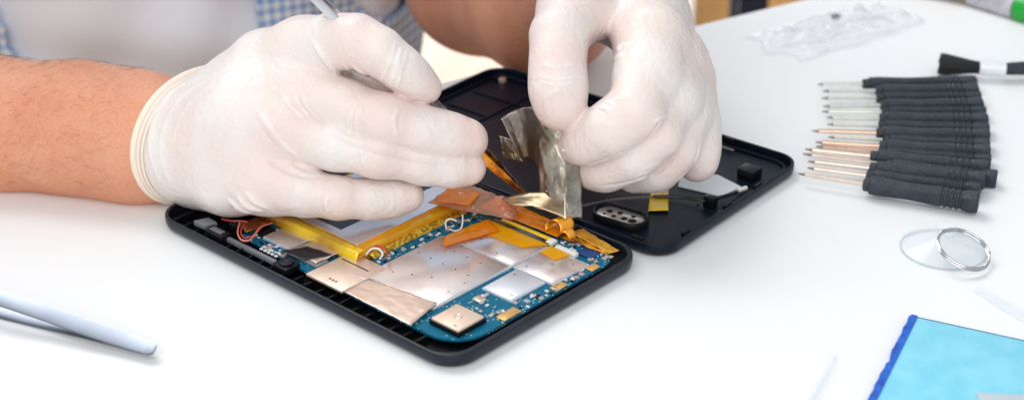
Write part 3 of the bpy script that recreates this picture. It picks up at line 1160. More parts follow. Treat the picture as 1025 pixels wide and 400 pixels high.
# square ceramic chip with a ring mark
cp = MB().box(69.6, 85.2, -46.2, -30.6, 6.9, 10.0, 0.5, 2).build('ceramic_chip', M['chip'], board, 'square beige ceramic chip with a round mark')
MB().box(69.0, 85.8, -46.8, -30.0, 6.85, 9.1, 0.2, 1).build('chip_frame', M['black'], board)
b = MB()
b.tube([(77.3 + 1.7 * math.cos(a), -38 + 1.7 * math.sin(a), 10.05) for a in np.linspace(0, 2 * math.pi, 20, endpoint=False)], 0.32, 6, closed=True)
b.build('ring_mark', M['silver'], board)
part_box('chip_mark', 80.6, 82.2, -44.4, -43.9, 10.0, 10.06, M['black'], board, 0)

# gold pads
for (u0, u1, v0, v1) in ((86.0, 91.0, -24.5, -13.8), (86.8, 91.0, 8.6, 16.2), (86.8, 91.0, 32.2, 38)):
    part_box('gold_pad', u0, u1, v0, v1, 6.82, 7.5, M['gold'], board, 0.15)
# tan metal tray and foil
tr = part_box('card_tray', 1.0, 24.4, -54.5, -27.4, 7.0, 8.4, M['tan_foil'], board, 0.4, 'tan metal card tray with three small holes')
h_ = MB()
for k in range(3):
    h_.cyl((12.4 + 1.9 * k, -50.5), 0.65, 8.38, 8.45, 8)
h_.box(3, 20, -35.2, -34.6, 8.38, 8.5)
h_.build('tray_holes', M['black'], board)
part_box('tray_edge', 17.5, 24.6, -41.4, -40.4, 8.3, 9.0, M['silver'], board, 0.1)


def crumple(pts4, z, amp, name, m, parent, label=None, n=16, t=0.12, fr=0.35, seed=0, warp=None):
    """a soft crumpled sheet over a quadrilateral (u,v) region"""
    a, b_, c, d = [np.array(q, float) for q in pts4]

    def fn(s_, t_):
        q = (a * (1 - s_) + b_ * s_) * (1 - t_) + (d * (1 - s_) + c * s_) * t_
        zz = z + amp * mnoise.noise(Vector((q[0] * fr + seed, q[1] * fr, seed * 1.7))) * 1.6
        if warp:
            zz += warp(s_, t_)
        if len(q) == 3:
            zz += q[2]
        e = 0.25 * amp
        return (q[0] + e * mnoise.noise(Vector((seed, s_ * 6, t_ * 6))), q[1] + e * mnoise.noise(Vector((s_ * 6, seed + 3, t_ * 6))), zz)
    o = MB().sheet(fn, n, n).build(name, m, parent, label, 60)
    thick(o, t)
    return o


crumple([(24.9, -54.3), (66, -54.5), (61.5, -34), (24.6, -40)], 8.55, 0.22, 'copper_foil', M['tan_foil'], board, 'wrinkled tan foil patch', n=20, seed=2)

# camera, connectors
cm = MB().box(-16.5, -7.2, -58.6, -50.2, 5.2, 8.6, 0.5, 2).build('camera_module', M['black'], board)
MB().cyl((-11.4, -54.6), 3.3, 8.5, 10.0, 20, 0.3).build('camera_lens', M['cover'], cm)
MB().cyl((-11.4, -54.6), 1.5, 10.0, 10.15, 16).build('lens_glass', M['dark_film'], cm)
bc = MB().box(-64.5, -52.0, -58.3, -52.6, 3.5, 8.6, 0.4, 2).build('audio_socket', M['black'], tab)
MB().box(-62.5, -54.5, -57, -54, 8.6, 8.9, 0.1, 1).build('contact', M['steel'], bc)
MB().prism([(-74.0, -57.0), (-66.6, -56.4), (-64.4, -50.6), (-71.5, -50.0)], 6.2, 9.0, 0.5).build('antenna_block', M['grey_plastic'], tab)
part_box('mounting_bracket', -52, -19, -55.6, -53.6, 5, 7.2, M['grey_plastic'], tab, 0.2)
b = MB()
for k in range(5):
    b.box(-33 + 2.5 * k, -31.4 + 2.5 * k, -52.2, -50.9, 6.8, 7.4, 0.1, 1)
    b.box(-33 + 2.5 * k, -31.4 + 2.5 * k, -50.0, -48.9, 6.8, 7.4, 0.1, 1)
b.build('contact_pads', M['ferrule'], board)
part_box('cable_socket', -17, 0, -47, -40, 6.9, 8.2, M['grey_plastic'], board, 0.3)
crumple([(-20, -44), (-2, -46), (-1, -29), (-19, -31)], 8.6, 0.35, 'foil_tab', M['tan_foil'], board, n=10, seed=5)
crumple([(-22, -50), (-8, -48), (-2, -36), (-16, -38)], 9.0, 0.3, 'black_tape', M['dark_film'], board, n=10, seed=6)

# long ribbon connector with yellow latch, white sockets
rc = part_box('ribbon_connector', 26.5, 61, 36.3, 39.4, 6.9, 8.4, M['black'], board, 0.2)
for k in range(3):
    part_box('contact_row', 27.2, 60.2, 36.7 + .85 * k, 37.0 + .85 * k, 8.38, 8.5, M['steel'], rc, 0)
part_box('connector_latch', 30, 61, 39.6, 42.0, 6.9, 8.7, M['yellow_tape'], board, 0.3)
part_box('latch_end', 59.5, 63, 37.2, 41.6, 6.9, 9.0, M['white_plastic'], board, 0.3)
part_box('white_socket', 66, 78, 35.8, 38.7, 6.9, 9.2, M['white_plastic'], board, 0.4)
part_box('blue_chip', 75, 84, 40, 46.5, 6.9, 7.9, mat('blue_chip', (0.01, 0.05, 0.2), 0.3), board, 0.3)
part_box('black_chip', 79, 85.5, 48.6, 50.4, 6.9, 7.8, M['black'], board, 0.2)

# small surface-mounted components (shared meshes)
protos = []
for nm, (a, b_, c), mm_ in (('capacitor', (0.95, 0.5, 0.5), M['ferrule']), ('resistor', (0.8, 0.42, 0.35), M['black']), ('inductor', (1.1, 0.8, 0.7), M['silver']), ('capacitor', (0.8, 0.45, 0.45), M['chip'])):
    q = MB().box(-a, a, -b_, b_, 0, c * 1.4, 0.1, 1)
    o = q.build(nm, mm_, board)
    protos.append(o)
spots = []
for k in range(30):
    spots.append((random.uniform(14.0, 18.8), -24 + 67 * k / 29 + random.uniform(-.8, .8)))
for k in range(24):
    spots.append((random.uniform(84, 90.5), random.choice([random.uniform(-12, 7), random.uniform(18, 31)])))
for k in range(26):
    spots.append((random.uniform(63.8, 89.0), random.uniform(39.5, 49)))
for k in range(10):
    spots.append((random.uniform(-48, -40), random.uniform(-48, -30)))
for k in range(14):
    spots.append((random.uniform(84, 90.5), random.uniform(-12, 31)))
for k in range(24):
    spots.append((random.uniform(63.8, 89.0), random.uniform(38.5, 49.5)))
for k in range(22):
    spots.append((random.uniform(-38, -19), random.uniform(-50, -45.5)))
for k in range(10):
    spots.append((random.uniform(72, 86), random.uniform(-26, -15)))
for k in range(5):
    spots.append((random.uniform(69, 75), random.uniform(-16.2, -13.2)))
for k, (u, v) in enumerate(spots):
    o = protos[k % 4] if k < 4 else protos[k % 4].copy()
    if k >= 4:
        COL.objects.link(o)
        o.parent = board
    o.location = (u * S, v * S, 6.8 * S)
    o.rotation_euler = (0, 0, random.choice([0, math.pi / 2]))
q = MB().box(69, 73.6, -21.0, -16.8, 6.85, 8.1, 0.3).build('antenna_socket', M['silver'], board)
MB().cyl((71.3, -18.9), 1.0, 8.1, 8.6, 12, 0.1).build('socket_ring', M['gold'], q)

# tapes over the board
def amber(pts, z, name, m, parent, seed, amp=0.25, label=None, n=14, warp=None):
    return crumple(pts, z, amp, name, m, parent, label, n=n, t=0.08, seed=seed, fr=0.3, warp=warp)


amber([(22.8, 9.5), (29.5, 2.0), (38, 30.5), (26, 35.5)], 9.25, 'amber_tape', M['kapton'], board, 11, label='orange see-through tape across the shield edge')
amber([(25, 23), (56, 26), (63, 36), (26, 36)], 8.60, 'amber_tape', M['kapton_yellow'], board, 12, 0.12, 'yellow see-through tape on the shield')
amber([(64, 28), (74, 27), (76, 35.2), (64, 36)], 8.60, 'amber_tape', M['kapton_yellow'], board, 15, 0.12, 'small yellow tape patch')
fx = amber([(20, 43), (88, 47), (82, 53.5), (16, 55)], 8.4, 'ribbon_cable', M['flex'], tab, 13, 0.6, 'glossy amber ribbon cable along the far edge', 26)
amber([(14, 42), (62, 43), (60, 53), (14, 56)], 9.4, 'amber_film', M['kapton'], tab, 14, 0.4, n=24)
amber([(62, 51), (88, 47.5), (90, 52.5), (64, 57.5)], 9.0, 'amber_film', M['amber_edge'], tab, 19, 0.3, n=14)
# curled copper-brown flex loop
lp = []
for k in range(20):
    a = -0.6 + 4.9 * k / 19
    lp.append((57.5 + 4.2 * math.cos(a), 47.5 + 0 * a, 12.2 + 4.0 * math.sin(a)))


def curl(s_, t_):
    a = -0.9 + 4.6 * s_
    return (58.0 + 4.4 * math.cos(a) + 1.2 * t_, 44.0 + 8 * t_ + 1.3 * math.sin(a), 12.0 + 3.6 * math.sin(a))


thick(MB().sheet(curl, 24, 6).build('ribbon_curl', M['flex'], tab, 'curled end of the amber ribbon', 60), 0.2)


def curl2(s_, t_):
    a = -0.6 + 3.2 * s_
    return (65.5 + 3.0 * math.cos(a), 43.0 + 5 * t_, 10.6 + 2.6 * math.sin(a))


thick(MB().sheet(curl2, 18, 4).build('ribbon_curl', M['flex'], tab, None, 60), 0.2)

# battery, slightly proud of the board
bt = MB().box(-54, 8.6, -31.5, 45, 3.4, 11.6, 1.4, 3).build('battery', M['amber_edge'], tab, 'flat silver battery wrapped in yellow tape')
MB().prism(rrect(-50.5, 3.4, -26, 44, 0.8, 3), 11.55, 12.0, 0.15, 1).build('battery_face', M['silver'], bt)
MB().prism([(-34, -21.3), (-12.5, -21.0), (-12.5, 40), (-34, 40)], 12.0, 12.12).build('navy_label', M['dark_film'], bt)
crumple([(-53, -32.8), (9.8, -32.8), (9.2, -27.4), (-53, -28.6)], 11.85, 0.1, 'yellow_tape', M['battery_tape_yellow'], bt, 'bright yellow tape along the battery edge', n=26, seed=21, warp=lambda s_, t_: -4.5 * (1 - min(1, t_ * 2.2)) ** 2)
crumple([(4.2, -29), (9.6, -30.5), (9.4, 45), (4.0, 44)], 12.0, 0.15, 'amber_tape', M['kapton_yellow'], bt, None, n=26, seed=22, warp=lambda s_, t_: -2.5 * s_ * s_)
crumple([(7.4, -24), (11.8, -24), (11.6, 40), (7.2, 40)], 10.2, 0.8, 'tape_edge', M['painted_glints'], bt, 'tape fold with painted glints beside the battery', n=30, seed=23, warp=lambda s_, t_: -3.4 * s_)

# crumpled orange-pink film over the far end of the battery
cf = []
for (x_, y_, z_) in ((428, 203, 15), (462, 182, 15), (520, 203, 14), (512, 222, 12)):
    q = T(x_, y_, z_); cf.append(q)


def cfn(s_, t_):
    q = (cf[0] * (1 - s_) + cf[3] * s_) * (1 - t_) + (cf[1] * (1 - s_) + cf[2] * s_) * t_
    zz = q[2] + 1.6 * math.sin(math.pi * t_) * math.sin(math.pi * min(1, s_ * 1.4)) + (0.8 + 2.6 * t_) * abs(mnoise.noise(Vector((s_ * 6, t_ * 11, 3.1))))
    sq = 1 - 0.35 * max(0, s_ - .35)
    mid = (cf[0] * (1 - s_) + cf[3] * s_) * .5 + (cf[1] * (1 - s_) + cf[2] * s_) * .5
    return (mid[0] + (q[0] - mid[0]) * sq + .8 * mnoise.noise(Vector((s_ * 9, 5, t_ * 5))), mid[1] + (q[1] - mid[1]) * sq, zz)


thick(MB().sheet(cfn, 26, 14).build('crumpled_film', M['pinkfilm'], tab, 'crumpled orange pink film at the end of the battery', 60), 0.1)
amber([tuple(T(434, 203, 15.5)[:2]), tuple(T(470, 207, 15.5)[:2]), tuple(T(481, 196, 15.5)[:2]), tuple(T(452, 186, 15.5)[:2])], 16.4, 'amber_tape', M['kapton'], tab, 24, 0.3)


def wire(px_pts, r, name, m, parent):
    pts = curve_pts([T(a, b_, z_) for a, b_, z_ in px_pts], 8)
    return MB().tube(pts, r, 8).build(name, m, parent)


wire([(240, 222, 10), (238, 233, 10), (242, 240, 10), (250, 240, 10), (257, 232, 10), (263, 226, 10), (273, 223, 9)], 0.42, 'wire', M['salmon_wire'], tab)
wire([(246, 223, 9), (241, 231, 9.5), (245, 238, 9.5), (254, 235, 9.5), (258, 229, 9.5), (266, 223, 9.5)], 0.4, 'wire', M['red_wire'], tab)
wire([(222, 219, 8.5), (232, 221, 9.5), (241, 221, 9.5), (248, 222, 9)], 0.45, 'wire', M['red_wire'], tab)
wire([(366, 255, 9), (372, 249, 12), (379, 249, 12.5), (383, 254, 10.5), (380, 259, 8)], 0.5, 'wire', M['white_wire'], tab)
wire([(370, 253, 9), (376, 246, 12.5), (384, 248, 13), (388, 252, 10), (386, 256, 8)], 0.5, 'wire', M['red_wire'], tab)
wire([(447, 229, 8), (446, 222, 11), (451, 219, 12), (457, 221, 11)], 0.4, 'wire', M['white_wire'], tab)
wire([(463, 215, 12), (463, 222, 11), (461, 229, 9), (455, 231, 8.5), (450, 229, 8)], 0.4, 'wire', M['white_wire'], tab)
MB().box(-46, -39, -44, -36, 3, 8.2, 0.6).build('vibration_motor', M['black'], tab)
MB().cyl((-58, -45.5), 3.0, 5, 9.5, 18, 0.4).build('microphone', M['black'], tab)
crumple([(-56, -46), (-47, -48), (-44, -30), (-55, -28)], 9.0, 0.8, 'amber_tape', M['flex'], tab, n=10, seed=31)

# ------------------------------------------------------------------ back cover
CROT = math.atan2(-0.630, 0.776)
COVC = np.array([28, 761.0])
cov = thing('back_cover', 'black removed tablet back cover lying inside up behind the tablet', 'tablet cover', (COVC[0], COVC[1], 0), CROT)
cc_, cs_ = math.cos(CROT), math.sin(CROT)


def K(px, py, z):
    q = P(px, py, z)[:2] - COVC
    return np.array([q[0] * cc_ + q[1] * cs_, -q[0] * cs_ + q[1] * cc_, z])


kb = MB()
ring_shell(kb, rrect(-97, 102, -61.5, 61.8, 13, 10), rrect(-95.4, 100.4, -59.9, 60.2, 11.6, 10), 0.4, 7.0, 2.6, 3.2)
shell = kb.build('cover_shell', M['cover'], cov)
# inner step round the rim, moulded ridges
b = MB()
b.tube([(q[0], q[1], 3.6) for q in rrect(-92.8, 97.6, -57.3, 57.5, 10, 8)], 0.8, 6, closed=True)
b.build('inner_lip', M['cover'], shell)
for (u0, u1, v0, v1) in ((-88, -30, 30, 31), (-60, -59, -40, 55), (-88, -62, 8, 9), (-56, 20, 46, 46.8), (-30, -29.2, 0, 46)):
    MB().box(u0, u1, v0, v1, 2.5, 3.6, 0.2, 1).build('ridge', M['cover'], shell)
for (u, v, a) in ((99.2, -40, 1), (99.2, -5, 1), (99.2, 22, 1), (60, 58.6, 0), (20, 58.6, 0), (85, -58.7, 0)):
    du, dv = (0.9, 3) if a else (3, 0.9)
    MB().box(u - du, u + du, v - dv, v + dv, 4.4, 7.6, 0.3, 1).build('clip_tab', M['black'], shell)
MB().box(57, 65, 54.5, 56.0, 2.7, 3.5, 0.2, 1).build('slot', M['grey_plastic'], shell)
MB().cyl((-84.0, 50.5), 2.2, 2.7, 5.2, 14, 0.3).build('screw_post', M['tan_foil'], shell)

# camera window, oval with metal plate
b = MB()
rc_ = K(620, 213, 3)
ou = rrect(rc_[0] - 15.0, rc_[0] + 15.0, rc_[1] - 8.4, rc_[1] + 8.4, 8.3, 8)


def stadium(r, half, zz, n=14):
    out = []
    for k in range(n + 1):
        a = -math.pi / 2 + math.pi * k / n
        out.append((half + r * math.cos(a), r * math.sin(a), zz))
    for k in range(n + 1):
        a = math.pi / 2 + math.pi * k / n
        out.append((-half + r * math.cos(a), r * math.sin(a), zz))
    return out


CA = math.radians(-20)


def place(ring, c, a):
    return [(c[0] + x * math.cos(a) - y * math.sin(a), c[1] + x * math.sin(a) + y * math.cos(a), z) for x, y, z in ring]


CWC = K(621, 214, 6)
CWA = math.atan2(*(K(645, 222, 6) - K(597, 207, 6))[[1, 0]])
cw = MB()
cw.loft([place(stadium(r, 6.2, z), CWC, CWA) for r, z in ((8.2, 2.7), (8.2, 5.6), (7.8, 6.3), (7.2, 6.5), (6.6, 6.2), (6.4, 5.2), (6.3, 4.4))])
cwo = cw.build('camera_ring', M['black'], cov)
MB().loft([place(stadium(r, 6.1, z), CWC, CWA) for r, z in ((6.2, 4.45), (6.2, 4.9), (5.9, 5.1))]).build('camera_plate', M['silver'], cwo)
b = MB()
for (x, y, r) in ((-6.5, 1, 1.6), (-1.5, 2.2, 1.4), (-2.3, -2.2, 1.2), (3, -1.5, 1.6), (7.5, -1.6, 2.1), (5.6, 2.6, 1.1), (-7.3, -2.6, .8)):
    q = place([(x, y, 0)], CWC, CWA)[0]
    b.cyl((q[0], q[1]), r, 5.08, 5.2, 12)
b.build('plate_holes', M['black'], cwo)

# yellow tape over the antenna cable
tp = [K(651, 189, 3)[:2], K(669, 189, 3)[:2], K(669, 212, 3)[:2], K(649, 212, 3)[:2]]
crumple([tp[3], tp[2], tp[1], tp[0]], 3.6, 0.3, 'yellow_tape', M['yellow_tape'], cov, 'yellow tape square holding the cable', n=10, seed=41)
pts = curve_pts([K(583, 206, 4), K(612, 200, 4), K(640, 197.5, 4), K(654, 197, 4.2)], 14)
b = MB()
b.tube(pts, 0.35, 8)
for q in pts[::2]:
    b.ball(q, 0.62, n=8)
b.build('beaded_cable', M['grey_plastic'], cov, 'thin beaded cable left of the tape')
MB().tube(curve_pts([K(654, 197, 4.2), K(680, 197, 4.6), K(706, 200, 5.2), K(722, 197, 5), K(738, 192, 5)], 8), 0.95, 8).build('antenna_cable', M['black_wire'], cov)
MB().tube(curve_pts([K(698, 206, 3.4), K(700, 203, 5), K(708, 200, 6), K(716, 199, 6)], 6), 0.6, 8).build('antenna_cable', M['black_wire'], cov)
q = K(711, 204, 4)
MB().box(q[0] - 3, q[0] + 3, q[1] - 2.2, q[1] + 2.2, 2.6, 8, 0.5).build('cable_clip', M['black'], cov)
a, b2 = K(738, 192, 4), K(747, 189, 4)
MB().tube([(a[0], a[1], 4.6), (b2[0], b2[1], 4.6)], 1.15, 8).build('cable_end', M['white_plastic'], cov)
MB().prism([(66, 3), (88, 7), (90.5, 22), (74, 26), (60, 14)], 2.7, 3.3, 0.1, 1).build('paper_pad', M['ferrule'], cov, 'pale paper pad stuck inside the cover')
MB().box(82.5, 92, 30, 38.5, 2.7, 8.0, 0.5).build('rubber_block', M['black'], cov)
MB().prism([(-96 + 3, 58), (-88, 58), (-88, 50), (-93, 50)], 2.7, 4).build('ridge', M['cover'], shell)

# ------------------------------------------------------------------ crumpled foil held by the right-hand glove
fq = [Y(541, 122, 686), Y(583, 150, 684), Y(583, 219, 668), Y(540, 195, 678)]
fo_base = P(562, 216, 9)
ft = thing('foil_shield', 'crumpled silver brown foil strip pinched by the gloved thumb over the tablet', 'foil', fo_base)


def fcr(q, s_, t_, amp, sd):
    return np.array([q[0] + amp * mnoise.noise(Vector((s_ * 5, t_ * 7, sd))), q[1] + 2.2 * amp * (abs(mnoise.noise(Vector((s_ * 4, t_ * 5, sd + 9)))) + .5 * mnoise.noise(Vector((s_ * 12, t_ * 12, sd)))),
                     q[2] + .5 * amp * mnoise.noise(Vector((s_ * 6, t_ * 6, sd + 4)))]) - fo_base


def quad(c, amp, sd, bend=None):
    c = [np.array(x) for x in c]

    def fn(s_, t_):
        q = (c[0] * (1 - s_) + c[1] * s_) * (1 - t_) + (c[3] * (1 - s_) + c[2] * s_) * t_
        if bend:
            q = q + bend(s_, t_)
        return fcr(q, s_, t_, amp, sd)
    return fn


strip = MB().sheet(quad([Y(537, 108, 689), Y(582, 112, 688), Y(583, 219, 672), Y(540, 206, 677)], 0.5, 2.2,
                        lambda s_, t_: np.array([0, -5.5 * math.sin(math.pi * s_), 0])), 22, 40).build('foil_strip', M['foil'], ft, None, 50)
thick(strip, 0.15)
wing = MB().sheet(quad([Y(501, 119, 697), Y(541, 107, 692), Y(541, 172, 684), Y(521, 158, 694)], 0.45, 5.1,
                       lambda s_, t_: np.array([0, 5 * math.sin(math.pi * s_), 0])), 18, 18).build('foil_wing', M['foil_grey'], ft, 'darker crumpled wing of the foil', 50)
thick(wing, 0.15)
wing2 = MB().sheet(quad([Y(500, 136, 700), Y(514, 140, 698), Y(524, 163, 694), Y(503, 160, 698)], 0.6, 8.1), 10, 10).build('foil_wing', M['foil_grey'], ft, None, 50)
thick(wing2, 0.15)
flap = MB().sheet(quad([Y(502, 199, 681), Y(566, 192, 676), Y(567, 219, 662), Y(511, 205, 672)], 0.6, 7.3,
                       lambda s_, t_: np.array([0, 0, 1.5 * math.sin(math.pi * s_)])), 16, 8).build('foil_flap', M['brass'], ft, 'stiff tan folded end of the foil', 50)
thick(flap, 0.5)
edge_ = MB().tube([Y(547, 191, 676) - fo_base, Y(565, 193, 674) - fo_base, Y(566, 219, 662) - fo_base], 0.45, 6).build('flap_edge', M['shaft_pale'], ft)
tear = MB().sheet(quad([Y(561, 151, 672), Y(567, 147, 671), Y(580, 139, 673), Y(571, 155, 671)], 0.6, 1.3), 6, 6).build('torn_edge', M['ferrule'], ft, 'small white torn corner')
thick(tear, 0.3)

# ------------------------------------------------------------------ tweezers
def blade(mb, pts, ws, th, side=None):
    """flat tapering strip through pts; ws = widths"""
    pts = [np.array(q, float) for q in pts]
    rings = []
    for i, p_ in enumerate(pts):
        t = pts[min(i + 1, len(pts) - 1)] - pts[max(i - 1, 0)]
        t /= np.linalg.norm(t)
        sd = np.array(side, float); sd = sd - t * (sd @ t); sd /= np.linalg.norm(sd)
        nn = np.cross(t, sd)
        w_ = ws[i] / 2
        tt = th / 2
        ring = []
        for (a, b_) in ((-1, -1), (-.8, -1.0), (.8, -1.0), (1, -1), (1, -.2), (1, 1), (.8, 1.0), (-.8, 1.0), (-1, 1), (-1, .2)):
            sc = .9 if abs(a) == 1 and abs(b_) == 1 else 1
            ring.append(p_ + sd * a * w_ + nn * b_ * tt * sc)
        rings.append(ring)
    mb.loft(rings)
    return mb


tw0 = Y(526, 194, 690)
tz = thing('tweezers', 'steel tweezers held slantwise between gloved fingers, tip over the ribbon cable', 'tweezers', tw0)
TA, TBk = Y(526, 194, 690), Y(300, -17, 690)
dirv = (TBk - TA)
for sgn, nm in ((-1, 'blade'), (1, 'blade')):
    pts = [TA - tw0 + dirv * t + np.array([0, sgn * (0.6 + 5.0 * math.sin(math.pi * min(1, t * 1.02)) ** .8), 0]) for t in (0.27, .4, .55, .7, .85, 1.0)]
    blade(MB(), pts, [4.6, 4.6, 4.4, 4.2, 4.0, 3.8], 0.9, np.cross(dirv, (0, 1, 0))).build('blade', M['steel'], tz)
    pts = [TA - tw0 + dirv * t + np.array([0, sgn * (0.5 + 5.0 * math.sin(math.pi * min(1, t * 1.02)) ** .8), 0]) for t in (0.0, .06, .13, .20, .265)]
    blade(MB(), pts, [1.0, 2.2, 3.6, 4.5, 5.0], 0.9, np.cross(dirv, (0, 1, 0))).build('tip', M['amber_reflection_tip'], tz, 'steel tip with painted amber reflection')
    ed = np.cross(dirv, (0, 1, 0)); ed /= np.linalg.norm(ed)
    MB().tube([q + ed * w_ / 2 for q, w_ in zip(pts, [1.0, 2.2, 3.6, 4.5, 5.0])], 0.35, 6).build('tip_edge', M['steel'], tz)
MB().ball(TBk - tw0, 4.2, (1, .8, 1)).build('joint', M['steel'], tz)

q0 = P(150, 350, 0)
t2 = thing('tweezers', 'bluish steel tweezers lying alone on the table at the left edge', 'tweezers', q0)
e = P(154, 349, 5)
upper = [P(155, 349.5, 5), P(152, 349, 5), P(146, 347, 5), P(120, 339, 5.5), P(90, 329, 7), P(50, 315, 9), P(0, 298.5, 12), P(-70, 277, 12), P(-130, 262, 8)]
lower = [P(152, 350, 3.8), P(146, 348, 3.8), P(120, 341, 3.5), P(90, 333.5, 3), P(50, 324.5, 1.8), P(0, 313, 1.4), P(-70, 297, 1.4), P(-130, 285, 1.6)]
blade(MB(), [q - q0 for q in upper], [3.5, 6.0, 6.4, 6.8, 7.0, 6.8, 6.4, 5, 3], 1.1, (0.35, 0.9, 0.45)).build('blade', M['blue_steel'], t2)
blade(MB(), [q - q0 for q in lower], [4.0, 5.8, 5.8, 5.4, 5.0, 4.8, 4.0, 2], 1.1, (0.35, 0.9, 0.45)).build('blade', M['blue_steel'], t2)

# ------------------------------------------------------------------ screwdrivers, built once and copied
HL = 56.0


def sd_section(x, r, sq=0.75, n=16):
    ring = []
    for k in range(n):
        a = 2 * math.pi * k / n
        c, s_ = math.cos(a), math.sin(a)
        p_ = 4.0
        rr = r / ((abs(c) ** p_ + abs(s_) ** p_) ** (1 / p_)) * sq + r * (1 - sq)
        ring.append((x, rr * c, rr * s_))
    return ring


prof = [(0, 2.0, .2), (0.6, 2.9, .2), (3.0, 3.0, .2), (3.6, 3.9, .3), (8, 4.0, .4), (14, 3.7, .5), (22, 3.45, .5), (30, 3.6, .6), (36, 3.9, .7)]
for k in range(4):
    x = 38 + k * 2.9
    prof += [(x, 3.9, .7), (x + .5, 3.5, .6), (x + 1.3, 3.5, .6), (x + 1.8, 3.95, .7)]
prof += [(50.2, 4.0, .85), (51, 4.15, .9), (HL - .8, 4.15, .9), (HL, 3.7, .9)]


def make_driver(shaft_m, sl):
    r = bpy.data.objects.new('screwdriver', None)
    COL.objects.link(r)
    r.empty_display_size = 0.01
    h__ = MB().loft([sd_section(*q) for q in prof]).build('handle', M['handle'], r, None, 28)
    s__ = MB().tube([(0.5, 0, 0), (-sl + 3.5, 0, 0)], 1.12, 10).build('shaft', shaft_m, r)
    t__ = MB().tube([(-sl + 3.6, 0, 0), (-sl + 2.6, 0, 0), (-sl + .6, 0, 0), (-sl, 0, 0)], [1.1, .8, .5, .3], 10).build('tip', M['tip'], r)
    return r


protos_d = {'warm': make_driver(M['shaft'], 31), 'pale': make_driver(M['shaft_pale'], 30), 'copper': make_driver(M['shaft_copper'], 31)}
used = set()
# (junction px, py, tip px, py, handle end px, py, kind) from the far end of the row to the near end
rows = [(863, 84, 816, 84, 975, 81, 'pale'), (876, 91, 821, 91, 977, 89, 'pale'), (877, 98, 820, 99, 980, 96.5, 'pale'), (881, 106, 821, 107, 982, 104, 'pale'),
        (882, 112, 820, 112, 985, 111.5, 'pale'), (880, 118.5, 825, 117, 987, 119, 'pale'), (879, 126, 826, 123, 988, 127, 'pale'), (877, 133, 812, 131, 989, 135, 'copper'),
        (883, 140, 827, 136, 989, 143, 'pale'), (880, 146, 816, 142, 990, 151, 'copper'), (880, 152, 817, 146, 991, 159, 'copper'), (871, 156, 806, 149.5, 989, 167, 'warm'),
        (886, 164.5, 804, 154.5, 998, 178, 'warm'), (870, 168, 809, 162, 986, 180, 'warm'), (867, 175.5, 809, 168, 982, 189, 'warm'), (864, 184, 799, 174.5, 980, 202, 'warm')]
names = ['farthest', 'second farthest', 'third farthest', 'fourth farthest', 'fifth farthest', 'sixth farthest', 'seventh farthest', 'eighth farthest',
         'eighth nearest', 'seventh nearest', 'sixth nearest', 'fifth nearest', 'fourth nearest', 'third nearest', 'second nearest', 'nearest']
desc = {'pale': 'pale silvery shaft', 'copper': 'coppery shaft', 'warm': 'warm beige shaft'}
extra = {0: ', right under the brush', 12: ', longest to the right', 15: ', whole handle in view', 9: ', short reddish one'}
for i, (jx, jy, tx, ty, ex, ey, kind) in enumerate(rows):
    hz = 4.2 + (2.2 if i % 2 else 0.0)
    J, Tp, E_ = P(jx, jy, hz), P(tx, ty, hz - 1.0), P(ex, ey, hz)
    src = protos_d[kind]
    if kind in used:
        o = src.copy(); COL.objects.link(o)
        kids = []
        for c in src.children:
            d_ = c.copy(); COL.objects.link(d_); d_.parent = o
            kids.append(d_)
    else:
        o = src; used.add(kind); kids = list(src.children)
    dv = E_ - Tp
    ang = math.atan2(dv[1], dv[0])
    o.location = (J[0] * S, J[1] * S, TOPZ + hz * S)
    hs = np.linalg.norm(E_ - J) / HL
    wsc = 1.12 if i == 15 else (1.0 if i > 11 else 0.93)
    o.rotation_euler = (random.choice([0.0, 0.06, -0.08, 0.12]), 0, ang)
    for c in kids:
        if c.name.startswith('handle'):
            c.scale = (hs, wsc, wsc)
        else:
            c.scale = (np.linalg.norm(Tp - J) / 31.0, 1, 1)
    o['label'] = 'black handled screwdriver with ' + desc[kind] + ', ' + names[i] + ' of the row' + extra.get(i, '')
    o['category'] = 'screwdriver'
    o['group'] = 'precision screwdrivers lying side by side on the table'

# ------------------------------------------------------------------ brush
bq = P(962, 75, 0)
br = thing('brush', 'small black bristle brush with clear white ferrule above the screwdrivers', 'brush', bq)
A0, A1, A2, A3 = [P(x, y, 7) - bq for x, y in ((941, 64), (982, 68), (1006, 69), (1100, 66))]
axis = (A1 - A0) / np.linalg.norm(A1 - A0)
side_ = np.cross(axis, (0, 0, 1))
rings = []
for t, ra, rb in ((0.0, 8.6, 5.6), (0.12, 8.8, 5.6), (.4, 7.0, 4.8), (.75, 4.6, 3.8), (1.0, 3.6, 3.4)):
    c = A0 + (A1 - A0) * t
    rings.append([c + side_ * ra * math.cos(a) * (1 + .04 * math.sin(7 * a)) + np.array([0, 0, 1]) * rb * math.sin(a) + (axis * 1.2 * math.sin(5 * a) if t == 0 else 0)
                  for a in np.linspace(0, 2 * math.pi, 28, endpoint=False)])
MB().loft(rings).build('bristles', M['bristle'], br)
MB().tube([A1 - axis * 1, A1 + (A2 - A1) * .3, A2], [3.9, 4.6, 4.6], 18).build('ferrule', M['ferrule'], br)
MB().tube([A2, A2 + (A3 - A2) * .05, A2 + (A3 - A2) * .5, A3], [3.3, 3.6, 4.4, 3.0], 16).build('handle', M['handle'], br)

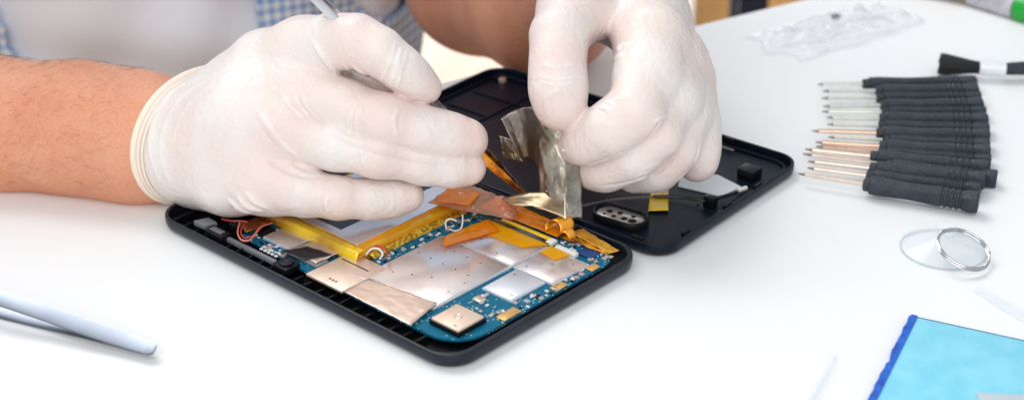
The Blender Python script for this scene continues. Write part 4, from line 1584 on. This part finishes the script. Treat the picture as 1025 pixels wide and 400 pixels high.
# ------------------------------------------------------------------ suction cup with key ring
sq_ = P(944, 250, 0)
su_ = thing('suction_cup', 'clear suction cup with a metal pull ring lying on the table', 'suction cup', sq_)
rings = []
for r, z in ((19.0, 0.3), (19.3, 0.9), (17, 2.0), (12, 4.2), (7, 6.2), (4.2, 7.4), (3.6, 8.6), (4.8, 9.6), (5.2, 11.2), (4.4, 12.8), (2.0, 13.6)):
    rings.append([(r * math.cos(a), r * math.sin(a), z) for a in np.linspace(0, 2 * math.pi, 40, endpoint=False)])
MB().loft(rings[:7], cap=False).build('cup', M['clear'], su_)
for c in su_.children:
    thick(c, 0.8)
MB().loft(rings[6:]).build('knob', M['clear'], su_, 'clear faceted knob', 20)
b = MB()
b.tube([(19.2 * math.cos(a), 19.2 * math.sin(a), 0.7) for a in np.linspace(0, 2 * math.pi, 48, endpoint=False)], 0.42, 6, closed=True)
b.build('cup_rim', film('rim_film', (0.88, 0.92, 0.95), (0.82, 0.87, 0.91), 0.12, 0.1, 0.0), su_)
rc0 = Y(964, 251, P(964, 262, 3)[1])
ra_, rb_ = P(938, 243, 9) - rc0, None
e1_ = np.array([0.80, -0.50, -0.33]); e1_ /= np.linalg.norm(e1_)
e2_ = np.array([0.42, 0.70, 0.10]); e2_ = e2_ - e1_ * (e1_ @ e2_); e2_ /= np.linalg.norm(e2_)
ctr = P(964, 251, 6.5) - sq_
pts = []
for k in range(60):
    a = 2 * math.pi * k / 60
    pts.append(ctr + 12.2 * (math.cos(a) * e1_ + math.sin(a) * e2_) + np.array([0, 0, 0.5 * math.sin(a * .5)]))
b = MB()
b.tube(pts, 0.62, 8, closed=True, flat=1.0)
n_ = np.cross(e1_, e2_)
b.tube([q + n_ * 1.3 * (1 if (k % 60) > 5 else .3) for k, q in enumerate(pts)][4:58], 0.58, 8)
b.build('pull_ring', M['steel'], su_)

# ------------------------------------------------------------------ blue pad
pq = P(960, 370, 0)
pad = thing('blue_pad', 'light blue cloth pad with a dark blue scalloped edge at the lower right corner', 'pad', pq)
c_tl, c_tr, c_bl = P(913, 314, 3) - pq, P(1060, 346, 3) - pq, P(860, 420, 3) - pq
uu, vv_ = c_tr - c_tl, c_bl - c_tl
tl = c_tl[:2]


def pp(a, b_):
    q = tl + a * uu[:2] + b_ * vv_[:2]
    return (q[0], q[1])


MB().prism([pp(0.03, 0.012), pp(0.03, 1.4), pp(1.3, 1.4), pp(1.3, 0.012)], 0.3, 2.6, 0.4).build('pad_sheet', M['sponge'], pad)
MB().prism([pp(0, 0.0), pp(0, .014), pp(1.3, .014), pp(1.3, 0.0)], 0.2, 2.4, 0.2, 1).build('seam', M['navy_edge'], pad)
sc = []
for k in range(61):
    t = 1.4 * k / 60
    w_ = 0.030 + 0.007 * abs(math.sin(t * 21 + 2 * math.sin(t * 9))) + 0.003 * math.sin(t * 57) - (0.02 if abs(t - .455) < .012 else 0)
    sc.append((w_, t))
poly = [pp(0.042 - 2 * 0, t) for _, t in sc] 
poly2 = [pp(0.042 - w_ * 1.5, t) for w_, t in sc][::-1]
MB().prism([*poly, *poly2], 0.2, 3.1, 0.3, 1).build('scalloped_edge', M['sponge_edge'], pad)
g0 = P(976, 393, 3)[:2] - pq[:2]
MB().prism([tuple(g0), tuple(g0 + [1, -18]), tuple(g0 + [60, -26]), tuple(g0 + [44, -3.5])], 2.6, 3.4, 0.3).build('grey_patch', M['patch'], pad)

# ------------------------------------------------------------------ clear things and background bits on the table
bgp = P(830, 30, 0)
bag = thing('plastic_bag', 'thin clear plastic bag crumpled on the far part of the table', 'plastic bag', bgp)


def bagf(s_, t_):
    a, b_, c, d_ = [P(x, y, 1) - bgp for x, y in ((745, 38), (880, 2), (925, 22), (800, 62))]
    q = (a * (1 - s_) + b_ * s_) * (1 - t_) + (d_ * (1 - s_) + c * s_) * t_
    rr = abs(mnoise.noise(Vector((s_ * 5, t_ * 4, 2)))) * 14 + abs(mnoise.noise(Vector((s_ * 13, t_ * 10, 7)))) * 7
    return (q[0] + 8 * mnoise.noise(Vector((s_ * 3, 1, t_ * 3))), q[1] + 9 * mnoise.noise(Vector((s_ * 3, 5, t_ * 3))), 1.5 + rr * math.sin(math.pi * s_) ** .5 * math.sin(math.pi * t_) ** .5)


thick(MB().sheet(bagf, 44, 26).build('bag_film', M['bagfilm'], bag, None, 25), 0.15)
q = P(836, 20, 3) - bgp
MB().ball((q[0], q[1], 5), 2.4, (1.3, 1, .8)).build('bag_tie', M['grey_plastic'], bag)

gq = P(985, 14, 0)
gt = thing('tube', 'speckled tube with green cap and a wooden end, cut off by the top right corner', 'tube', gq)
a0, a1, a2, a3 = [P(x, y, 7) - gq for x, y in ((905, -20), (973, -6), (1018, 7), (1075, 21))]
MB().tube([a0, a1], [6.5, 6.5], 16, flat=.9).build('wooden_end', M['wood'], gt)
MB().tube([a1, a2], [7.5, 8.0], 18).build('tube_body', M['speckle'], gt)
MB().tube([a2, a2 + (a3 - a2) * .08, a2 + (a3 - a2) * .8, a3], [7.8, 9.2, 9.2, 8], 20).build('cap', M['green'], gt)

cq = P(820, 390, 0)
cs = thing('clear_stick', 'faint clear plastic stick pointing away at the bottom of the table', 'stick', cq)
MB().tube([P(835, 357, 1.8) - cq, P(826, 374, 1.8) - cq, P(805, 412, 1.8) - cq], [.7, 1.5, 1.7], 12).build('stick_body', M['clear'], cs)
MB().ball(P(836, 355, 1.8) - cq, 1.3).build('stick_tip', M['clear'], cs)
cq = P(1000, 300, 0)
cs = thing('clear_strip', 'faint clear plastic strip by the right edge above the blue pad', 'strip', cq)
blade(MB(), [P(978, 288, 1.2) - cq, P(1003, 303, 1.2) - cq, P(1060, 337, 1.2) - cq], [5, 7, 7], 0.8, (.5, .8, 0)).build('strip_body', M['clear'], cs)
